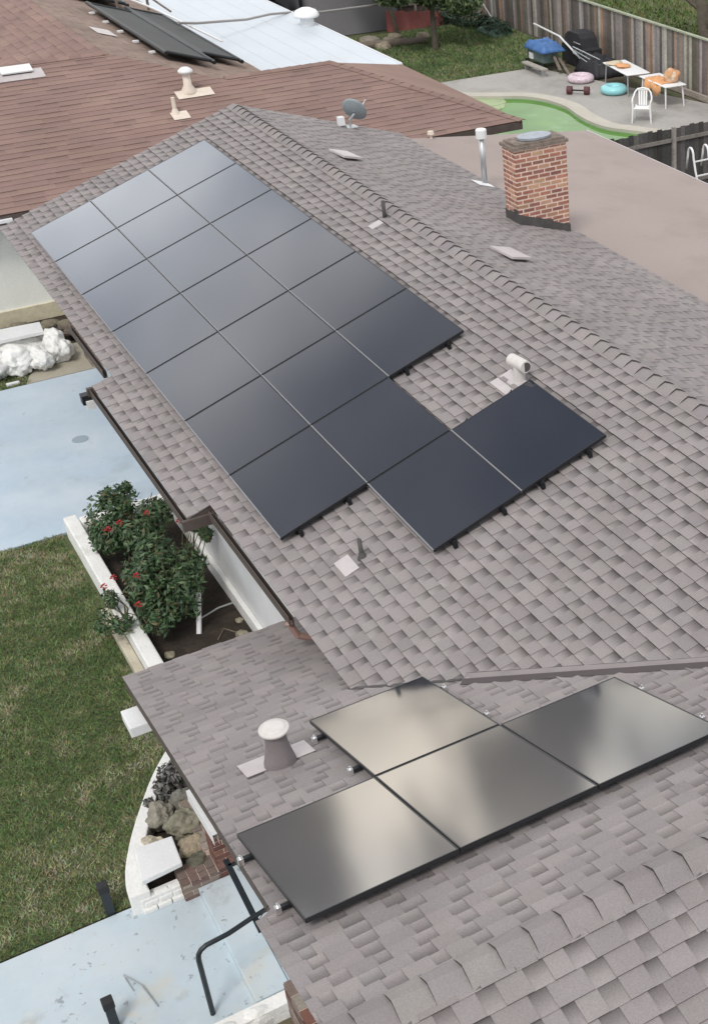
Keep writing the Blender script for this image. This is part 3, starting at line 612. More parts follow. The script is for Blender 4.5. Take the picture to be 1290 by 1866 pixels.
ridge_caps(mb, (XR2, 8.2, bz(XR2) + .01), (XE, 11.4, 2.41), (.25, -.9, -.1), (-.55, .75, -.1), w=.13, step=.25, pal=BROWN, t=.012); mb.build('hip_cap', M_brownsh, B); mb = MB()
ridge_caps(mb, (XR2, 5.7, bz(XR2) + .01), (XR2, 8.2, bz(XR2) + .01), (CS, 0, -SN), (-CS, 0, -SN), w=.12, step=.25, pal=BROWN, t=.012); mb.build('ridge_cap', M_brownsh, B); mb = MB()
ridge_caps(mb, (XR, -6, bz(XR) + .01), (XR, 3.6, bz(XR) + .01), (CS, 0, -SN), (-CS, 0, -SN), w=.12, step=.25, pal=BROWN, t=.012)
mb.build('ridge_cap', M_brownsh, B)
mb = MB(); mb.box((XE - .03, -6, 2.21), (XE + .02, 11.4, 2.385)); mb.box((-9.6, 11.35, 2.21), (XE - .03, 11.4, 2.385)); mb.build('fascia', M_fascia, B)
mb = MB(); mb.box((-3.75, -6, G - .1), (-3.55, 10.9, 2.22)); mb.box((-9.2, 10.72, G - .1), (-3.9, 10.9, 2.22)); mb.box((-23.5, 7.2, G - .1), (-3.9, 7.38, 2.3)); mb.build('wall', M_bwall, B)
MB().box((-3.55, -6, G - .1), (-3.50, 10.85, .30)).build('plinth', M_beige, B)
MB().box((XE + .02, -.30, 2.27), (XE + .10, .16, 2.33)).build('gutter_end', M_white, B)
mb = MB()
for y_, z_ in ((.06, 2.2), (.02, 2.12), (.08, 2.05), (.12, 1.97), (.24, 1.75)): mb.rock((XE + .05, y_, z_), .035, y_ * 9, sub=1)
mb.build('hanging_string', M_white, B)
# vents on the brown roof
b = Vector((-6.02, 4.77, bz(-6.02))); v = MB().lathe([(.17, -.06), (.16, .05), (.09, .16), (.075, .42)], b, 16).build('flue_vent', M_cream, B, smooth=True)
MB().lathe([(.08, .40), (.16, .44), (.16, .48), (.08, .54), (.0, .55)], b, 16).build('cap', M_white, v, smooth=True)
zBF = lambda x, y: bz(x); plate(-5.92, 4.86, zBF, .3, .8, M_cream, v, lift=.03)
b = Vector((-5.31, 4.21, bz(-5.31))); v = MB().tube([b + Vector((0, 0, -.05)), b + Vector((0, 0, .36))], [.05, .04], 10).lathe([(.12, -.06), (.05, .12)], b, 12).build('pipe_vent', M_cream, B); plate(-5.2, 4.28, zBF, .28, .36, M_cream, v, lift=.03)
mb = MB(); mb.slab([(-7.78, 1.30, bz(-7.78) + .09), (-7.50, 1.30, bz(-7.5) + .10), (-7.50, 1.95, bz(-7.5) + .10), (-7.78, 1.95, bz(-7.78) + .09)], .03); v = mb.build('box_vent', M_white, B)
mb = MB(); mb.box((-7.74, 1.33, bz(-7.74) - .05), (-7.53, 1.92, bz(-7.53) + .065)); mb.build('louvre', M_lead, v); plate(-7.50, 1.65, zBF, .36, 1.0, M_flash, v, lift=.03)
zBW = lambda x, y: cz_ - (y - 3.61) / 3
v = plate(-11.6, 4.45, zBW, .9, .45, M_flash, B, name='flashing_plate', lift=.03)
# solar hot water collectors on the rear roof
def coll(x0, x1, y0, y1, lab, grp='solar collectors on the brown roof'):
    o = thing('solar_collector', lab, 'solar collector', ((x0 + x1) / 2, (y0 + y1) / 2, zBW(0, y0)), grp)
    mb = MB(); mb.slab([(x0, y0, zBW(0, y0) + .20), (x1, y0, zBW(0, y0) + .20), (x1, y1, zBW(0, y1) + .20), (x0, y1, zBW(0, y1) + .20)], .02); mb.build('absorber', M_coll, o)
    mb = MB()
    for ya in (y0, y1): mb.tube([(x0 - .15, ya, zBW(0, ya) + .19), (x1 + .15, ya, zBW(0, ya) + .19)], .05)
    for xa in (x1, x0): mb.tube([(xa, y0, zBW(0, y0) + .20), (xa, y1, zBW(0, y1) + .20)], .04)
    mb.build('header_pipe', M_blackm, o)
    mb = MB()
    for k in range(5): xk = x0 + (x1 - x0) * (k + .5) / 5; mb.box((xk - .05, y0 - .18, zBW(0, y0 - .1) + .02), (xk + .05, y0 - .04, zBW(0, y0) + .1))
    mb.build('bracket', M_white, o)
coll(-15.6, -8.75, 5.10, 6.18, 'long black pool heating collector nearest the brown roof ridge')
coll(-16.4, -9.9, 6.28, 7.2, 'second black pool heating collector, beside the white patio roof')
coll(-21.0, -17.4, 5.0, 6.5, 'far black collector at the top edge of the photo')
# white pipework and clutter beyond
o = thing('pipe_frame', 'thin rusty pipe frame standing on the brown roof behind the collectors', 'frame', (-17, 7, 3.0))
mb = MB(); mb.tube([(-17.2, 6.2, 3.2), (-17.2, 6.2, 3.9)], .04); mb.tube([(-18.6, 7.4, 2.8), (-18.6, 7.4, 3.5)], .04); mb.tube([(-17.2, 6.2, 3.6), (-18.6, 7.4, 3.3)], .03); mb.tube([(-17.0, 7.6, 3.0), (-19.5, 7.6, 3.1)], .03); mb.build('tube', M_wood, o)
tag(MB().tube([(-19.5, 6.6, 3.25), (-17.0, 6.75, 3.35), (-16.4, 6.9, 3.3), (-15.2, 7.2, 3.15), (-13.0, 7.75, 2.86)], .03, 6).build('white_pipe', M_white), 'thin white pipe running along the brown roof past the collectors', 'pipe')
# white patio cover of the neighbour
o = thing('white_patio_cover', 'flat white metal patio cover behind the red brown roof', 'patio cover', (-17, 9.7, G))
mb = MB().slab([(-26, 7.95, 2.46), (-9.7, 7.95, 2.46), (-9.7, 11.42, 2.40), (-26, 11.42, 2.40)], .1); mb.build('roof_sheet', M_wroof, o)
mb = MB()
for k in range(1, 6): y = 7.95 + 3.47 * k / 6; mb.bar((-26, y, 2.462 - .01 * k), (-9.7, y, 2.462 - .01 * k), .02, .006)
mb.build('seam', M_wroof, o)
MB().box((-26, 11.42, 2.28), (-9.7, 11.46, 2.42)).build('edge_trim', M_white, o)
for x in (-24, -18, -12): MB().box((x, 11.2, G), (x + .1, 11.3, 2.3)).build('post', M_white, o)
o = thing('roof_ventilator', 'white dome ventilator on the edge of the white patio cover', 'vent', (-15.7, 11.15, 2.4))
MB().lathe([(.2, -.05), (.2, .2)], (-15.7, 11.15, 2.45), 18).build('collar', M_white, o, smooth=False); MB().lathe([(.36, .2), (.38, .26), (.30, .38), (.14, .45), (.0, .47)], (-15.7, 11.15, 2.45), 22).build('dome', M_plastic, o, smooth=True)
tag(MB().tube([(-14, 6.95, 3.27), (-14.6, 7.6, 3.08), (-16, 9.45, 2.72), (-17, 10.5, 2.58), (-18, 11.66, 2.35), (-19.2, 12.9, 2.0), (-22, 16.27, 1.42), (-23.2, 17.4, 1.3)], .035, 6).build('service_cable', mat('cable', (.30, .28, .27), .6)), 'grey service cable sagging across the white patio cover', 'cable')
# ================================================================== FENCES
def fence(name, lab, p, q, z0, z1, pal, posts, rails=True, wood=M_fence, gap=.004, board=.14, side=1):
    p, q = Vector((*p, 0)), Vector((*q, 0)); L = (q - p).length; d = (q - p) / L; n = Vector((-d.y, d.x, 0)) * side
    o = thing(name, lab, 'fence', (*((p + q) / 2).xy, z0)); mb = MB(); u = 0
    while u < L:
        w = min(board - gap, L - u); a = p + d * u; b = p + d * (u + w); t = random.uniform(-.035, .02); off = random.uniform(-.004, .004); c = jit(random.choice(pal), .22)
        th_ = n * .018
        vs = [Vector((*(a + n * off).xy, z0 + .02)), Vector((*(b + n * off).xy, z0 + .02)), Vector((*(b + n * off).xy, z1 + t)), Vector((*(a + n * off).xy, z1 + t))]
        vs += [v + th_ for v in vs]
        mb.add(vs, [(0, 1, 2, 3), (4, 7, 6, 5), (3, 2, 6, 7), (0, 3, 7, 4), (1, 5, 6, 2)], c); u += board
    mb.build('boards', wood, o)
    if rails:
        for zz in (z0 + .35, z1 - .3): MB().bar(p - n * .03 + Vector((0, 0, zz)), q - n * .03 + Vector((0, 0, zz)), .04, .09, (.20, .18, .165)).build('rail', wood, o)
    for k in range(posts + 1):
        c = p + d * (L * k / posts) - n * .05; cc = jit((.26, .235, .21), .2)
        MB().box((c.x - .045, c.y - .045, z0 - .1), (c.x + .045, c.y + .045, z1 + .03), cc).build('post', wood, o)
    return o
FG = [(.20, .185, .172), (.15, .135, .125), (.26, .245, .235), (.12, .10, .09), (.22, .185, .16), (.10, .09, .08)]
fo = fence('wooden_fence', 'tall weathered grey wooden fence behind the pool deck', (-30, 21.66), (-3.0, 21.66), G, 1.62, FG + [(.30, .20, .14), (.36, .33, .30)], 12, side=-1)
MB().bar((-30, 21.64, 1.66), (-3, 21.64, 1.66), .12, .045, (.33, .36, .27)).build('top_rail', M_fence, fo)
MB().box((-14, 21.50, G), (-3.05, 21.60, -.02), (.34, .30, .26)).build('kick_board', M_fence, fo)
FD = [(.062, .058, .056), (.05, .045, .042), (.08, .075, .072), (.04, .036, .034), (.10, .095, .09)]
fence('dark_fence', 'dark weathered wooden fence between the patio roof and the pool', (-2.9, 11.6), (-2.9, 21.5), G, 1.58, FD, 5, side=1)
fence('back_fence', 'dark brown fence at the far back of the pool yard', (-27.5, 18.2), (-27.5, 21.5), G, 1.6, [(.07, .05, .045), (.09, .065, .055)], 2)
# ================================================================== VEGETATION
def leaf_cloud(mb, centres, n, size, pal, r, up=.4, dens=None):
    for _ in range(n):
        c, rr = centres[r.integers(len(centres))]
        d = r.normal(0, 1, 3); d /= np.linalg.norm(d); k = r.uniform(.35, 1.05) ** .6
        p = Vector(np.array(c) + d * np.array(rr) * k)
        nrm = Vector(d + r.normal(0, .55, 3) + np.array([0, 0, up])).normalized(); t = nrm.orthogonal().normalized(); t.rotate(Matrix.Rotation(r.uniform(0, 6.28), 3, nrm)); b_ = nrm.cross(t)
        s = size * r.uniform(.45, 1.45); col = pal[r.integers(len(pal))]; kk = r.uniform(.7, 1.25); col = tuple(x * kk for x in col)
        mb.add([p - t * s, p + b_ * s * .42 - nrm * s * .1, p + t * s, p - b_ * s * .42 - nrm * s * .1], [(0, 1, 2), (0, 2, 3)], col)
    return mb
ROSEG = [(.04, .085, .03), (.055, .11, .042), (.075, .135, .055), (.03, .065, .028), (.12, .175, .09), (.07, .115, .065), (.11, .10, .05), (.05, .09, .05)]
def rose(lab, base, centres, n, blooms, seed, size=.045):
    r = np.random.default_rng(seed); o = thing('rose_bush', lab, 'rose bush', base, 'rose bushes in the white planter'); sub = []
    for c, rr in centres:
        sub += [(c, tuple(np.array(rr) * .92))] * 7
        for _ in range(9):
            d = r.normal(0, 1, 3); d /= np.linalg.norm(d); k = r.uniform(.3, .95); f_ = r.uniform(.24, .5); sub.append((tuple(np.array(c) + d * np.array(rr) * k), tuple(np.array(rr) * f_)))
    leaf_cloud(MB(), sub, int(n * 1.35), size, ROSEG, r).build('foliage', M_leaf, o)
    mb = MB()
    for c, rr in centres:
        for _ in range(4):
            e = Vector(c) + Vector(r.normal(0, .55, 3) * np.array(rr)); m_ = (Vector(base) + e) / 2 + Vector(r.normal(0, .06, 3)); mb.tube([base, m_, e], [.014, .009, .005], 5)
    mb.build('stems', mat('cane_%d' % seed, (.09, .085, .04), .8), o)
    for i, bpos in enumerate(blooms):
        mb = MB(); bp_ = Vector(bpos)
        for k in range(9):
            a = k * 2.4; rr = .008 + .014 * (k / 9); q = bp_ + Vector((math.cos(a) * rr, math.sin(a) * rr, .02 - .004 * k)); t = Vector((math.cos(a), math.sin(a), .9 - .12 * k)).normalized(); s = Vector((-math.sin(a), math.cos(a), 0))
            w = .012 + .002 * k; mb.add([q - s * w * .6, q + s * w * .6, q + s * w + t * .026, q + t * .032, q - s * w + t * .026], [(0, 1, 2, 3, 4)])
        mb.build('bloom', M_rose, o)
# bushes: centres from the photograph's outline, seen over the planter
rose('dense rose bush at the patio corner of the white planter', (6.35, -.65, G), [((6.25, -.85, .55), (.42, .36, .42)), ((6.05, -.60, .62), (.36, .32, .30)), ((6.55, -.95, .40), (.34, .3, .30)), ((6.9, -.55, .5), (.4, .35, .30)), ((6.6, -.25, .55), (.32, .28, .28))], 3600, [(6.98, -.42, .82), (7.05, -1.0, .78), (6.9, -.98, .7)], 21)
rose('largest rose bush with red blooms beside the white pipe', (8.35, -.62, G), [((8.2, -.72, .62), (.52, .46, .36)), ((8.75, -.62, .50), (.42, .40, .36)), ((7.85, -.62, .66), (.42, .40, .30)), ((8.9, -.9, .35), (.34, .32, .28)), ((8.35, -.30, .62), (.44, .30, .30)), ((7.9, .02, .95), (.10, .07, .14)), ((8.05, .10, .85), (.12, .08, .12)), ((8.55, -1.0, .52), (.36, .24, .3))], 5600, [(7.75, -.15, .98), (7.2, -.85, .92), (8.62, -1.02, .86), (8.95, -1.14, .62), (8.1, -1.24, .62)], 22)
rose('sparse greyish rose trailing over the white planter wall', (8.5, -1.28, .12), [((8.55, -1.52, .24), (.26, .18, .16)), ((8.15, -1.36, .34), (.24, .12, .12)), ((8.75, -1.36, .26), (.2, .14, .12))], 620, [(8.05, -1.38, .50)], 23, .036)
r_ = np.random.default_rng(31)
o = thing('dark_shrub', 'dark purple leaved shrub above the rocks in the curved white planter', 'shrub', (11.95, -1.75, G))
leaf_cloud(MB(), [((11.95, -1.68, .08), (.22, .2, .2)), ((12.12, -1.86, .05), (.2, .12, .16)), ((12.05, -1.56, .16), (.22, .18, .18)), ((12.26, -2.06, .04), (.12, .08, .1))], 1900, .034, [(.05, .05, .045), (.075, .065, .07), (.13, .125, .12), (.04, .05, .035), (.18, .17, .16)], r_).build('foliage', M_leaf, o)
mb = MB(); [mb.tube([(11.95, -1.75, G), (11.95 + r_.normal(0, .15), -1.75 + r_.normal(0, .12), .2)], [.012, .006], 5) for _ in range(6)]; mb.build('stems', M_bark, o)
TREEG = [(.05, .085, .03), (.035, .062, .022), (.075, .11, .04), (.10, .14, .055), (.03, .05, .02)]
def tree(lab, base, trunk, limbs, centres, n, size, seed, group=None, rad_=(.13, .07)):
    r = np.random.default_rng(seed); o = thing('yard_tree', lab, 'tree', base, group); mb = MB(); k = len(trunk)
    mb.tube(trunk, [rad_[0] + (rad_[1] - rad_[0]) * i / (k - 1) for i in range(k)], 10); [mb.tube(l, [rad_[1] * .75, rad_[1] * .5, rad_[1] * .2], 7) for l in limbs]; mb.build('trunk', M_bark, o)
    leaf_cloud(MB(), centres, n, size, TREEG, r).build('crown', M_leaf, o)
t0 = Vector((-21.31, 17.75, G)); top = t0 + Vector((-.1, .05, 1.9))
cs = [((-21.3 + x, 17.75 + y, z), (.75, .8, .45)) for x, y, z in ((0, 0, 1.75), (.6, .9, 1.45), (-.7, -.9, 1.75), (.3, -1.5, 1.95), (.2, 1.6, 1.8), (-.6, .6, 2.3), (.5, -.4, 2.6), (-1, 1.5, 2.3))]
tree('young leafy tree standing in the grass of the pool yard', t0, [t0, t0 + Vector((.02, 0, .8)), top], [[top - Vector((0, 0, .5)), top + Vector((.4, .6, .2)), top + Vector((.6, 1.3, .4))], [top - Vector((0, 0, .6)), top + Vector((-.3, -.6, .1)), top + Vector((-.4, -1.3, .3))]], cs, 7500, .10, 41)
t1 = Vector((-24.2, 17.6, G))
tree('thin leaning tree in front of the grey wall and red tarp', t1, [t1, t1 + Vector((.1, -.15, .7)), t1 + Vector((.1, -.5, 1.6)), t1 + Vector((0, -.7, 2.4))], [], [((-24.2, 16.9, 2.2), (.8, .7, .5)), ((-24.0, 18.3, 2.0), (.8, .7, .4)), ((-24.2, 16.2, 2.0), (.5, .5, .3))], 2600, .10, 42, rad_=(.09, .05))
t2 = Vector((-14.2, 24.6, G))
tree('dark forked tree on the lawn beyond the wooden fence', t2, [t2, t2 + Vector((-.1, 0, 1.0)), t2 + Vector((-.5, .1, 2.2)), t2 + Vector((-1.0, .2, 4.0))], [[t2 + Vector((-.1, 0, .8)), t2 + Vector((.3, .1, 1.8)), t2 + Vector((.7, .2, 3.5))], [t2 + Vector((-.4, 0, 1.7)), t2 + Vector((-1.5, 0, 2.0)), t2 + Vector((-2.4, .1, 1.9))]], [((-15.8, 24.6, 4.6), (1.4, 1.3, .9)), ((-13.6, 24.8, 4.4), (1.3, 1.2, .9)), ((-16.3, 24.6, 1.95), (.45, .4, .25)), ((-15.6, 24.6, 2.6), (.8, .8, .4))], 4200, .12, 43, rad_=(.26, .16))
# ================================================================== POOL YARD OBJECTS
o = thing('garden_shed', 'plain grey walled outbuilding at the top of the photo', 'shed', (-27, 16.5, G))
MB().box((-29, 14.75, G), (-25.3, 18.15, 2.5)).build('wall', M_greyw, o); MB().slab([(-29.2, 14.6, 2.9), (-25.1, 14.6, 2.5), (-25.1, 18.3, 2.5), (-29.2, 18.3, 2.9)], .1).build('roof', M_greyw, o)
o = thing('carport', 'dark open carport to the left of the grey outbuilding', 'carport', (-27.5, 13, G))
MB().box((-29, 11.6, G), (-28.8, 14.7, 2.5)).build('back_wall', M_dark, o); MB().slab([(-29.2, 11.5, 2.7), (-25.6, 11.5, 2.6), (-25.6, 14.7, 2.6), (-29.2, 14.7, 2.7)], .1).build('roof', M_greyw, o)
for y in (12.2, 14.55): MB().box((-25.8, y, G), (-25.7, y + .1, 2.5)).build('post', M_blackm, o)
MB().box((-27.5, 12.6, G), (-25.9, 14.2, .9)).build('screen', M_dark, o)
mb = MB(); N = 14
for i in range(N):
    y0_, y1_ = 17.5 + 2.4 * i / N, 17.5 + 2.4 * (i + 1) / N; a_, b_ = .05 * math.sin(i * 1.7), .05 * math.sin((i + 1) * 1.7); h0, h1 = .55 - .02 * i + .03 * math.sin(i * 2), .55 - .02 * (i + 1) + .03 * math.sin((i + 1) * 2)
    mb.add([(-24.85 + a_, y0_, G), (-24.85 + b_, y1_, G), (-24.9 + b_, y1_, h1), (-24.9 + a_, y0_, h0), (-24.95 + a_, y0_, G), (-24.95 + b_, y1_, G), (-24.93 + b_, y1_, h1), (-24.93 + a_, y0_, h0)], [(0, 1, 2, 3), (4, 7, 6, 5), (3, 2, 6, 7)])
tag(mb.build('red_tarp', M_red, origin=(-24.9, 18.7, G)), 'faded red tarp hung low behind the young tree', 'tarp')
rr = np.random.default_rng(5)
for i, (x, y, s) in enumerate(((-23.6, 16.2, .35), (-23.1, 16.8, .28), (-23.8, 17.3, .25), (-22.9, 17.3, .22), (-22.6, 16.3, .3), (-23.3, 18.2, .25))):
    o = MB().rock((x, y, G + s * .2), (s * 1.3, s, s * .55), 50 + i, jit((1.0, .9, .75), .2)).build('garden_stone', M_rock, smooth=True, origin=(x, y, G))
    tag(o, ['broad flat stone nearest the white patio cover', 'grey stone beside the edging log', 'rough stone at the foot of the leaning tree', 'small stone halfway along the edging log', 'pale stone at the grass edge below the log', 'stone behind the young tree trunk'][i], 'stone', 'stones edging the far flower bed')
tag(MB().tube([(-23.0, 15.2, G + .12), (-22.6, 16.6, G + .14), (-22.4, 17.9, G + .12)], [.13, .14, .11], 10).build('edging_log', M_wood, origin=(-22.7, 16.5, G)), 'dark rotting log edging the far flower bed', 'log')
rr2 = np.random.default_rng(77)
o = thing('ground_bush', 'low dark green bush at the foot of the fence corner', 'bush', (-24.2, 20.6, G)); leaf_cloud(MB(), [((-24.2, 20.6, .0), (.9, .7, .35)), ((-23.2, 20.9, -.05), (.8, .5, .28)), ((-22.3, 20.8, 0), (.7, .5, .3)), ((-25.2, 20.0, .1), (.7, .7, .4))], 2600, .08, [(.03, .055, .03), (.04, .07, .045), (.05, .08, .05)], rr2).build('foliage', M_leaf, o)
def drape(name, lab, cat, c, size, h, m, seed, fold=.12):
    """a crumpled cover: a dome grid draped to the ground"""
    n = 18; mb = MB(); vs = []
    for i in range(n + 1):
        for j in range(n + 1):
            u, v = i / n * 2 - 1, j / n * 2 - 1; e = max(abs(u), abs(v)); z = h * (1 - max(0, (e - .55) / .45) ** 1.4)
            q = noise.noise(Vector((u * 2.2, v * 2.2, seed))) + .5 * noise.noise(Vector((u * 5, v * 5, seed)))
            vs.append((c[0] + u * size[0] / 2 * (1 + .08 * q), c[1] + v * size[1] / 2 * (1 + .08 * q), c[2] + max(0.0, z * (1 + fold * q))))
    mb.add(vs, [(i * (n + 1) + j, (i + 1) * (n + 1) + j, (i + 1) * (n + 1) + j + 1, i * (n + 1) + j + 1) for i in range(n) for j in range(n)])
    ob = mb.build(name, m, smooth=True, origin=c); s_ = ob.modifiers.new('thick', 'SOLIDIFY'); s_.thickness = .01
    return tag(ob, lab, cat)
drape('green_tarp', 'crumpled dark green tarp lying by the fence corner', 'tarp', (-22.4, 20.7, G), (1.5, .9), .22, M_greent, 4, .5)
tag(MB().tube([(-24.8, 21.2, .9), (-22.8, 21.1, G + .03)], .03).build('leaning_pole', M_galv, origin=(-23.8, 21.1, G)), 'grey pole leaning diagonally in the fence corner', 'pole')
# barbecue under a black cover
o = thing('covered_grill', 'black covered barbecue grill against the weathered fence', 'grill', (-16.4, 20.9, G))
mb = MB(); n = 12
prof = [(-.75, .0), (-.75, .62), (-.60, .66), (-.45, .98), (-.25, 1.1), (.35, 1.1), (.52, .95), (.62, .66), (.85, .62), (.85, .0)]
for dy in (-.32, .32):
    mb.add([(-16.4 + x, 20.9 + dy, G + z) for x, z in prof], [tuple(range(10)) if dy > 0 else tuple(range(10))[::-1]])
for i in range(9): mb.add([(-16.4 + prof[i][0], 20.9 - .32, G + prof[i][1]), (-16.4 + prof[i + 1][0], 20.9 - .32, G + prof[i + 1][1]), (-16.4 + prof[i + 1][0], 20.9 + .32, G + prof[i + 1][1]), (-16.4 + prof[i][0], 20.9 + .32, G + prof[i][1])], [(3, 2, 1, 0)])
mb.build('cover', M_dark, o, bevel=.04); MB().tube([(-16.2, 20.52, .62), (-15.75, 20.50, .62)], .02).build('handle', M_alu, o)
mb = MB(); [mb.tube([(-15.9 + dx, 20.45, .25 + dz), (-15.6 + dx, 20.42, .45 + dz * .5)], .015) for dx, dz in ((0, 0), (.2, .05), (-.2, .1))]; mb.build('side_burner', M_galv, o)
# cart with blue tarp
o = thing('garden_cart', 'grey green wheeled cart standing under the blue tarp', 'cart', (-16.7, 19.6, G))
MB().box((-17.3, 19.3, G + .25), (-16.2, 19.9, G + .62)).build('tub', mat('cart_green', (.10, .14, .13), .6, n1=(.3, 4)), o, bevel=.03)
for x in (-17.2, -16.3): MB().tube([(x, 19.28, G + .14), (x, 19.22, G + .14)], .14, 16).build('wheel', M_blackm, o)
for x in (-17.25, -16.25): MB().box((x, 19.85, G), (x + .05, 19.9, G + .3)).build('leg', M_alu, o)
MB().box((-17.1, 19.26, G + .3), (-16.85, 19.3, G + .5)).build('label_plate', M_white, o)
drape('blue_tarp', 'bright blue folded tarp on top of the cart', 'tarp', (-16.7, 19.65, G + .62), (1.35, .9), .26, M_blue, 9, .35)
tag(MB().tube([(-20.2, 21.2, .46), (-17.3, 20.6, .60), (-14.5, 20.35, -.14)], .035, 8).build('pool_pole', M_plastic, origin=(-17.3, 20.7, G)), 'long white pool pole leaning across the junk pile', 'pole')
mb = MB(); [mb.bar(p, q, .10, .03, (1, 1, 1)) for p, q in (((-16.4, 19.75, .38), (-15.5, 19.55, -.05)), ((-16.2, 19.9, .2), (-15.1, 19.65, -.12)))]
tag(mb.build('loose_boards', M_wood, origin=(-15.9, 19.7, G)), 'old timber offcuts leaning on the side of the grey cart', 'boards')
o = thing('low_bench', 'low pale bench plank in front of the cart', 'bench', (-16.2, 18.95, G)); MB().box((-16.9, 18.85, G + .22), (-15.5, 19.08, G + .27)).build('seat', mat('plank', (.36, .34, .30), .8), o)
for x in (-16.8, -15.65): MB().box((x, 18.9, G), (x + .06, 19.04, G + .22)).build('leg', M_galv, o)
drape('black_sheeting', 'black plastic sheeting heaped beside the grill', 'sheeting', (-15.0, 20.75, G), (1.5, 1.1), .5, M_dark, 14, .5)
mb = MB(); [mb.tube([(-15.9, 20.3, .35 + k * .1), (-14.5, 20.5, .0 + k * .18)], .02) for k in range(3)]; tag(mb.build('metal_poles', M_galv, origin=(-15.2, 20.4, G)), 'bundle of thin grey poles lying over the black sheeting', 'poles')
def ringo(name, lab, c, R1, r1, m, zs=.8, cat='pool float'):
    mb = MB(); N1, N2 = 28, 12; vs = []; fs = []
    for i in range(N1):
        for j in range(N2):
            a, b_ = 6.2832 * i / N1, 6.2832 * j / N2; vs.append((c[0] + (R1 + r1 * math.cos(b_)) * math.cos(a), c[1] + (R1 + r1 * math.cos(b_)) * math.sin(a), c[2] + r1 * zs * (1 + math.sin(b_))))
            fs.append((i * N2 + j, ((i + 1) % N1) * N2 + j, ((i + 1) % N1) * N2 + (j + 1) % N2, i * N2 + (j + 1) % N2))
    return tag(mb.add(vs, fs).build(name, m, smooth=True, origin=c), lab, cat)
ringo('swim_ring', 'pale pink and white swim ring below the white pole', (-14.35, 19.65, G), .30, .15, M_pink)
ringo('pool_float', 'turquoise round inflatable lying on the pool deck', (-12.45, 19.75, G), .27, .17, M_teal)
MB().lathe([(.0, .05), (.26, .05), (.26, .12), (.0, .14)], (-12.45, 19.75, G)).build('float_floor', M_teal, bpy.data.objects['pool_float'])
o = thing('dumbbell', 'dark red dumbbell on the deck by the pool edge', 'dumbbell', (-13.0, 18.75, G)); c = Vector((-13.0, 18.75, G + .13))
MB().tube([c + Vector((-.16, -.16, 0)), c + Vector((.16, .16, 0))], .025).build('bar', M_blackm, o)
for s_ in (-1, 1): MB().tube([c + Vector((.13, .15, 0)) * s_, c + Vector((.24, .27, 0)) * s_], .13, 14).build('weight', M_maroon, o)
def table(name, lab, c, sx, sy, h, rot, legm, grp=None):
    o = thing(name, lab, 'table', c, grp); M = Matrix.Translation(c) @ Matrix.Rotation(rot, 4, 'Z')
    MB().box((-sx / 2, -sy / 2, h - .04), (sx / 2, sy / 2, h), None, M).build('tabletop', M_plastic, o, bevel=.015)
    for a in (-1, 1):
        for b_ in (-1, 1):
            p = M @ Vector((a * (sx / 2 - .12), b_ * (sy / 2 - .08), h - .05)); q = M @ Vector((a * (sx / 2 - .06), b_ * (sy / 2 - .05), 0)); MB().tube([p, q], [.03, .02]).build('leg', legm, o)
    return o
table('folding_table', 'white folding table holding orange things, beside the junk pile', (-12.65, 20.35, G), 1.9, .8, .70, rad(-8), M_galv)
table('plastic_table', 'white plastic table holding an orange towel, nearest the fence', (-10.7, 20.45, G), 1.65, .75, .68, rad(-4), M_plastic)
def lump(name, lab, cat, c, r3, m, seed): return tag(MB().rock(c, r3, seed, amt=.4).build(name, m, smooth=True, origin=(c[0], c[1], c[2] - r3[2])), lab, cat)
lump('orange_cushion', 'flat orange cushion on the white folding table', 'cushion', (-12.75, 20.3, G + .745), (.26, .24, .055), M_orange, 3)
lump('cream_cloth', 'cream folded cloth beside the orange cushion', 'cloth', (-13.2, 20.25, G + .73), (.24, .28, .045), mat('cream_cloth', (.60, .52, .38), .9), 6)
# towel hanging over the table front
mb = MB(); n = 12; vs = []
for i in range(n + 1):
    for j in range(9):
        x = -11.15 + i / n * .95; t = j / 8; y = 20.62 - t * .65; z = G + .70
        if y < 20.07: z -= (20.07 - y) * 0; 
        hang = max(0, t - .78); y2 = max(y, 20.04) - .02 * math.sin(i * 1.3) ; z2 = z - hang * (1.4 + .5 * math.sin(i * .9)) + .012 * math.sin(i * 2.1 + j)
        vs.append((x + .05 * math.sin(j), y2 - (0.02 if hang > 0 else 0), z2))
mb.add(vs, [(i * 9 + j, (i + 1) * 9 + j, (i + 1) * 9 + j + 1, i * 9 + j + 1) for i in range(n) for j in range(8)])
ob = mb.build('orange_towel', M_orange, smooth=True, origin=(-10.8, 20.3, G + .7)); ob.modifiers.new('thick', 'SOLIDIFY').thickness = .012; tag(ob, 'orange towel draped over the front of the plastic table', 'towel')
lump('orange_bundle', 'bunched up orange and cream towel heaped at the table end', 'towel', (-10.35, 20.55, G + .87), (.27, .24, .20), mat('bundle_orange', (.62, .34, .18), .9, n1=(.2, 5), stain=((.75, .68, .55), 4, .5, .6, .9)), 12)
